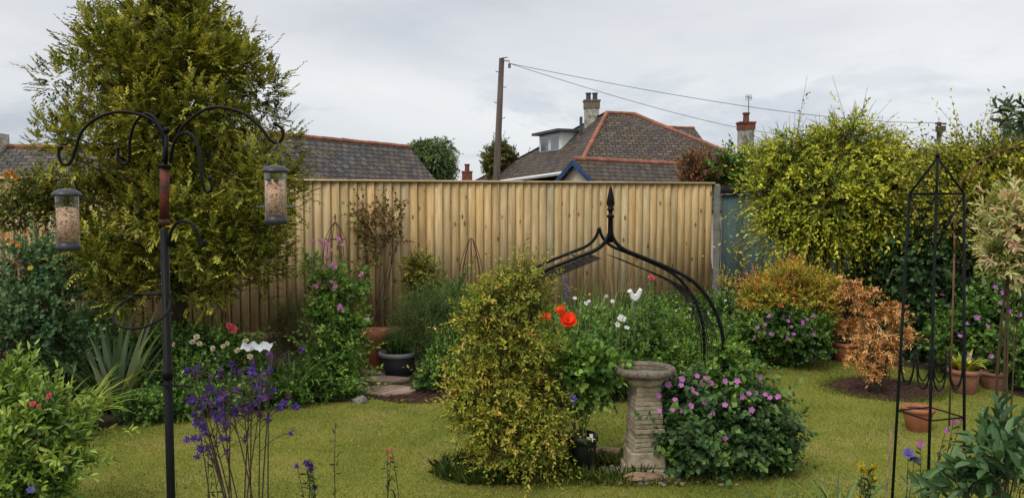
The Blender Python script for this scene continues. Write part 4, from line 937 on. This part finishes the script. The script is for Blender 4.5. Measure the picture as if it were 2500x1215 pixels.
for (a,b_,s_) in ((1368,756,.064),(1387,783,.080),(1333,772,.058),(1322,775,.04)):
    e=S(a,b_,7.3); ac.tube([(e[0]+.05,7.5,0),(e[0]+.03,7.4,e[2]*.6),e],.005,5,sub=3); flower(pp,'poppy',e,s_,(rng.normal()*.2,-.75,.55))
ac.part('stem',pp,M_gtwig,True)
straps(pp,'leaf',(S(1370,0,7.7)[0],7.7,0),60,.6,.03,BG[:3],.5,.15)
pp=root('white_campion',G(1515,960),'white flowers on slender stems','plant'); ac=Acc()
for (a,b_) in ((1507,792),(1520,778),(1530,800),(1515,775),(1403,728),(1430,740),(1480,722),(1438,735),(1495,735),(1415,760)):
    e=S(a,b_,7.9); ac.tube([(e[0]+rng.normal()*.03,8.0,0),e],.0035,5); flower(pp,'white',e,.04 if a>1500 else .025)
ac.part('stem',pp,M_gtwig,True)
pp=root('rose_bush',G(1590,930),'tall rose with a single pink bloom','plant'); e=S(1590,678,8.6); ac=Acc(); ac.tube([(e[0]-.02,8.7,0),(e[0]+.02,8.65,.8),e],[.007,.006,.004],5,sub=3); ac.part('stem',pp,M_gtwig,True); flower(pp,'rosep',e,.04)
geo,_=sprigs([Bl(1585,800,8.6,30,60),Bl(1595,880,8.6,40,50)],200,7,.14,.05,.03,GR,inner=.1,up=.6); foliage(pp,'foliage',geo,M_leaf)
pp=root('delphinium',G(1382,960),'slim blue purple flower spike','plant'); ac=Acc(); e=S(1382,668,8.9); ac.tube([(e[0],8.9,0),e],.005,5); ac.part('stem',pp,M_gtwig)
for i in range(26): 
    q=S(1382+rng.normal()*4,672+i*2.6,8.86); flower(pp,'blue',q,.014)
ck=S(1550,722,8.3); par=root('cockerel_ornament',(ck[0],8.3,0),'white painted cockerel ornament on a slim metal stake','garden ornament')
sh=[(-.075,.055),(-.055,.075),(-.035,.07),(-.03,.045),(-.01,.02),(.015,.02),(.03,.05),(.05,.085),(.075,.07),(.07,.03),(.05,-.02),(.02,-.055),(-.01,-.06),(-.04,-.035),(-.055,.005),(-.06,.035),(-.085,.042)]
V=[];n=len(sh)
for dy,sc in ((-.03,.8),(-.012,1),(.012,1),(.03,.8)):
    for (a,b_) in sh: V.append((ck[0]+a*sc,8.3+dy,ck[2]+b_*sc))
Fs=[tuple(range(n)),tuple(range(3*n,4*n))[::-1]]+[(r_*n+i,(r_+1)*n+i,(r_+1)*n+(i+1)%n,r_*n+(i+1)%n) for r_ in range(3) for i in range(n)]
Acc().add(V,Fs).part('body',par,M_white,False,.006)
ac=Acc()
for i in range(3): ac.ball((ck[0]-.062+.013*i,8.3,ck[2]+.082-.003*i),.011,8,5,(.7,.4,1.2))
ac.ball((ck[0]-.068,8.3,ck[2]+.028),.009,8,5,(.7,.5,1.4)); ac.part('comb',par,M_red)
Acc().tube([(ck[0],8.3,0),(ck[0],8.3,ck[2]-.05)],.005,6).part('stake',par,M_gable)
c=G(872,955); par=Acc().add([(c[0]-.075+.0,c[1],0),(c[0]+.06,c[1],0),(c[0]-.02,c[1]+.06,.30),(c[0]-.07,c[1]+.06,.33),(c[0]-.075,c[1]+.05,0),(c[0]+.06,c[1]+.05,0),(c[0]-.02,c[1]+.10,.30),(c[0]-.07,c[1]+.10,.33)],[(0,1,2,3),(7,6,5,4),(0,4,5,1),(1,5,6,2),(2,6,7,3),(3,7,4,0)]).part('leaning_slab',None,M_slab,False,.01)
tag(par,'pale mossy stone slab leaning beside the path','stone slab')
ac=Acc(); c=S(645,832,8.2); nx,ny=18,12; V=[]
for i in range(nx):
    for j in range(ny):
        a=i/(nx-1);b_=j/(ny-1); V.append((c[0]-.15+.30*a+rng.normal()*.006,7.9+.25*b_,c[2]-.04+.05*math.sin(3.1*b_)+.018*math.sin(a*17+b_*5)+rng.normal()*.006))
ac.add(V,[(i*ny+j,(i+1)*ny+j,(i+1)*ny+j+1,i*ny+j+1) for i in range(nx-1) for j in range(ny-1)]); 
o=ac.part('garden_fleece',None,M_fabric,True); tag(o,'crumpled white garden fleece lying over the border plants','fabric')
p_=root('iris_clump',G(290,1000),'spiky clump of sword shaped grey green leaves','plant'); c=G(285,1005); straps(p_,'leaf',c,50,1.05,.075,[(.14,.2,.11),(.2,.27,.17),(.32,.36,.20),(.11,.17,.08)],.30,.16)
straps(p_,'yellowing_leaf',c,14,.75,.045,[(.38,.34,.07),(.32,.30,.06)],1.1,.14)
p_,_=bush('rose_bush','low rose bush with pale cream blooms',470,960,[Bl(410,860,8.3,65,46),Bl(480,860,8.3,70,42),Bl(560,870,8.4,65,38),Bl(430,925,8.1,80,44),Bl(540,925,8.1,80,44)],1900,7,.18,.055,.037,GR,cat='shrub',up=.5,inner=.3,stemr=.007,gain=1.15)
for (a,b_) in ((480,822),(545,845),(600,832),(520,850),(470,835),(580,855),(425,840),(610,870),(487,838),(555,838)): flower(p_,'rosew',S(a,b_,7.85),.032)
for (a,b_) in ((563,800),(560,795),(570,803)): flower(p_,'rosep',S(a,b_,7.85),.042)
for (px,py,Yq) in ((700,960,8.0),(650,940,8.3),(740,950,8.2)):
    q=S(px,0,Yq); p_=root('daylily_clump',(q[0],Yq,0),'arching strap leaved daylily clump','plant','daylily clumps in the border'); straps(p_,'leaf',(q[0],Yq,0),70,.6,.035,GR[1:],.8,.12)
p_,_=bush('tall_rose_bush','tall leafy rose with orange buds at the fence',90,960,[Bl(70,650,7.6,70,45),Bl(90,740,7.5,90,55),Bl(40,820,7.4,80,55),Bl(150,700,7.7,40,35),Bl(130,830,7.5,70,50)],950,8,.22,.06,.037,[(.018,.04,.016),(.04,.09,.035),(.08,.15,.06),(.13,.2,.07)],cat='shrub',up=.4,inner=.1,stemr=.008,gap=-.6,rnd=.8,gain=1.15)
for (a,b_,k_) in ((28,592,'orange'),(68,572,'orange'),(45,600,'orange'),(75,655,'yellow'),(15,578,'orange')): flower(p_,k_,S(a,b_,7.1),.028)
p_,_=bush('honeysuckle_climber','tangled honeysuckle with orange yellow flowers on the fence',60,900,[Bl(60,480,8.9,50,30),Bl(110,460,8.9,50,35),Bl(20,530,8.8,40,40),Bl(140,510,9,36,40)],480,7,.22,.055,.033,[(.04,.06,.014),(.11,.13,.02),(.22,.22,.03)],up=.4,inner=.1,stemr=.007,rnd=.8)
for i in range(10): flower(p_,'orange',S(rng.uniform(10,60),rng.uniform(405,445),8.6),.03)
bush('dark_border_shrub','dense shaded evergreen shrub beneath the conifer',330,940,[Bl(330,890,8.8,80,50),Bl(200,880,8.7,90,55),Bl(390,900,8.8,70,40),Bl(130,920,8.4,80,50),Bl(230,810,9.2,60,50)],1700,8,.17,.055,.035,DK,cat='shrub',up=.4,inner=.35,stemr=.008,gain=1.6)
p_,_=shrub('azalea_bush','bushy bright leaved evergreen shrub with fading red blooms','shrub',(S(30,0,4.9)[0],4.9,0),
 [Bl(20,965,4.9,90,50),Bl(100,1030,4.8,80,48),Bl(30,1065,4.7,100,68),Bl(120,1115,4.7,80,52),Bl(50,1170,4.6,120,60),Bl(-70,1010,4.8,90,105)],1000,11,.15,.07,.022,[(.03,.07,.012),(.08,.15,.02),(.17,.25,.035),(.28,.34,.06)],mat=M_gloss,up=.6,inner=.35,ang=60,stemr=.007,hi=True,rnd=.75,lump=.4,wild=.12)
for (a,b_) in ((80,985),(120,965),(95,990)): flower(p_,'rosep',S(a,b_,4.5),.020)
flower(p_,'blue',S(75,1195,4.3),.03)
q=G(215,1040); p_=root('daylily_clump',(q[0]-.1,q[1]-.3,0),'bright green arching daylily clump at the lawn edge','plant'); straps(p_,'leaf',(q[0]-.1,q[1]-.3,0),150,.66,.026,[(.12,.2,.02),(.2,.28,.035),(.28,.33,.05)],1.0,.28)
bush('low_edging_plant','low green edging plants along the lawn',300,1010,[Bl(350,995,7.3,60,16),Bl(430,985,7.4,60,18),Bl(520,975,7.6,70,20),Bl(620,965,7.8,60,20),Bl(700,968,7.9,50,18)],1000,8,.11,.05,.028,GR,up=.6,inner=.3,stemr=.004,stemmat=M_gtwig,gain=1.2)
bush('low_edging_plant','small leafy edging plant beside the paving',850,975,[Bl(830,960,8.1,35,16),Bl(775,962,8.1,40,16),Bl(1060,930,8.6,35,30),Bl(1080,890,8.8,30,30)],500,8,.11,.05,.028,GR,up=.6,inner=.3,stemr=.004,stemmat=M_gtwig,gain=1.2)
Yq=3.9; q0=S(572,0,Yq); aq=root('columbine_plant',(q0[0],Yq,0),'tall columbine with many deep violet nodding flowers','plant'); ac=Acc(); tips=[]
for i in range(17):
    top=S(572+rng.uniform(-110,110),rng.uniform(855,1000),Yq+rng.normal()*.12)
    b0=np.array([q0[0]+rng.normal()*.05,Yq+rng.normal()*.05,0]); mid=np.array([(b0[0]*.55+top[0]*.45),(b0[1]+top[1])/2,top[2]*.55])
    ac.tube([b0,mid,top],[.0042,.0035,.002],5,sub=4)
    tips.append(top)
    for j in range(6):
        s_=rng.uniform(.35,.95); p0=mid*(1-s_)+top*s_; e=p0+np.array([rng.normal()*.085,rng.normal()*.07,rng.uniform(.02,.14)])
        ac.tube([p0,(p0+e)/2+[0,0,.02],e],[.0022,.0018,.0014],4,sub=2); tips.append(e)
ac.part('stem',aq,M_dstem,True)
for i,e in enumerate(tips[:100]):
    flower(aq,'aqui' if rng.random()<.7 else 'aqui2',e,.032,(rng.normal()*.6,-.3+rng.normal()*.5,-.6+rng.normal()*.6),'flower')
geo,_=sprigs([(q0[0],Yq,.2,.3,.3,.15)],250,6,.12,.06,.05,GR,inner=.2); foliage(aq,'foliage',geo,M_leaf)
def spindly(name,label,px,top,Y,n,fl,fs,pal=GR,spreadpx=30):
    q=S(px,0,Y); par=root(name,(q[0],Y,0),label,'plant'); ac=Acc(); Ps=[]
    for i in range(n):
        e=S(px+rng.uniform(-spreadpx,spreadpx),top+abs(rng.normal())*40,Y); b0=np.array([q[0]+rng.normal()*.02,Y,0]); m_=(b0+e)/2+[rng.normal()*.02,0,0]
        ac.tube([b0,m_,e],[.004,.003,.0015],5,sub=3)
        for j in range(14):
            s_=rng.uniform(.35,1); Ps.append((b0*(1-s_)+e*s_)+(m_-(b0+e)/2)*4*s_*(1-s_)*.5)
        if fl: flower(par,fl,e,fs,(rng.normal()*.4,-.7,rng.normal()*.4))
    ac.part('stem',par,M_dstem,True); Ps=np.array(Ps); k=len(Ps); D=nrm(rng.normal(size=(k,3))+[0,0,.7]); C=np.array(pal)[rng.integers(len(pal),size=k)]
    foliage(par,'leaf',leafgeo(Ps,D,rng.normal(size=(k,3)),np.full(k,.045),.012,C,True),M_leaf)
spindly('small_columbine','small columbine with violet flowers',755,1125,4.3,6,'aqui',.026)
spindly('budding_plant','spindly plant with pink buds',945,1085,4.3,3,'rosep',.012,spreadpx=12)
spindly('seedling_plant','single thin leafy seedling rising from the border',820,1040,4.3,1,None,0,spreadpx=3)
spindly('seedling_plant','thin leafy plant beside the purple columbine',500,1090,4.3,2,'aqui',.022,spreadpx=20)
p_,_=shrub('variegated_shrub','cream and pink variegated pointed leaved shrub','shrub',(S(2490,0,4.9)[0],4.9,0),
 [Bl(2470,540,4.9,55,45),Bl(2450,630,4.9,44,42),Bl(2510,600,4.9,50,80),Bl(2480,505,4.9,34,34)],430,10,.12,.065,.015,[(.10,.13,.03),(.30,.33,.10),(.52,.48,.26),(.52,.30,.24)],up=.5,inner=.1,ang=55,stemr=.006,hi=True)
p_,_=shrub('cranesbill_clump','tall dark leafy cranesbill with small purple flowers','plant',(S(2440,0,9.1)[0],9.1,0),
 [Bl(2440,800,9.1,95,60),Bl(2340,830,9.2,60,45),Bl(2460,740,9.2,80,50),Bl(2500,870,8.6,60,60)],1500,8,.19,.065,.05,GR,up=.5,inner=.3,stemr=.006,stemmat=M_gtwig,gain=1.1)
for (a,b_) in ((2400,690),(2430,700),(2448,715),(2470,700),(2490,720),(2385,775),(2420,870),(2360,790),(2465,760),(2440,740),(2490,770),(2365,870),(2410,795),(2345,820),(2480,830),(2300,720)): flower(p_,'purple',S(a,b_,8.4),.032)
p_,_=shrub('peony_plant','large dark green lance leaved plant in the corner bed','plant',(S(2460,0,3.5)[0],3.5,0),
 [Bl(2430,1120,3.5,55,40),Bl(2470,1175,3.4,60,40),Bl(2350,1185,3.5,45,24),Bl(2495,1075,3.6,22,24)],56,7,.16,.11,.036,[(.02,.05,.018),(.045,.095,.035),(.09,.15,.06)],mat=M_gloss,up=.4,inner=.1,stemr=.006,stemmat=M_dstem,hi=True,gain=1.2)
p_=root('corner_branch',(S(2560,0,2.9)[0],2.9,0),'leafy tree branch with dark glossy leaves reaching in','tree'); s_=S(2560,300,2.9)
ac=Acc(); ac.tube([(s_[0]+.1,2.9,0),(s_[0]+.06,2.9,1.4),s_,S(2500,275,2.9),S(2435,300,2.9)],[.02,.015,.008,.005,.002],6,sub=4); ac.part('trunk',p_,M_bark,True)
geo,_=sprigs([Bl(2470,280,2.9,35,16),Bl(2450,305,2.9,20,15),Bl(2510,290,2.9,30,20)],26,6,.05,.045,.014,[(.02,.04,.02),(.05,.08,.03),(.08,.11,.04)],inner=.1,up=-.1,hi=True); foliage(p_,'crown',geo,M_gloss)
q=S(2070,0,4.6)
p_=root('strap_leaf_clump',(q[0],4.6,0),'long arching strap leaves at the lawn edge','plant'); straps(p_,'leaf',(q[0],4.6,0),46,.62,.020,[(.08,.14,.03),(.13,.2,.05),(.2,.25,.07)],1.1,.2,gain=1.0)
q=S(1930,0,4.9); p_=root('strap_leaf_clump',(q[0],4.9,0),'low arching grassy clump beside the lawn','plant'); straps(p_,'leaf',(q[0]-.05,4.95,0),40,.36,.014,[(.08,.14,.03),(.13,.2,.05)],1.1,.15,gain=1.0)
spindly('yellow_flower_plant','plant topped with pale yellow flower clusters',2115,1130,4.2,9,'yellow',.028,spreadpx=22)
spindly('campanula_plant','thin plant with violet bell flowers',2235,1105,4.0,3,'blue',.032,spreadpx=25)
spindly('cranesbill_plant','slender plant with pink flowers at the obelisk foot',2290,1010,4.2,4,'geranium',.022,spreadpx=60)
p_,_=shrub('yellow_spire_plant','yellow flower spire beside the painted fence','plant',G(1815,850),[Bl(1790,610,11.3,10,20),Bl(1810,640,11.3,10,20),Bl(1770,700,11.3,18,40)],70,8,.12,.03,.014,[(.2,.2,.02),(.5,.42,.03),(.55,.45,.05)],up=1,inner=.1,stemr=.004)
ac=Acc(); c=S(2195,0,4.4); o=ac.tube([(c[0]-.02,4.4,0),(c[0]+.02,4.4,S(0,1035,4.4)[2])],.005,7).part('bamboo_cane',None,M_log,True); tag(o,'thin bamboo cane standing in the border','garden cane')
print('POLYS',sum(len(o.data.polygons) for o in bpy.data.objects if o.type=='MESH'))
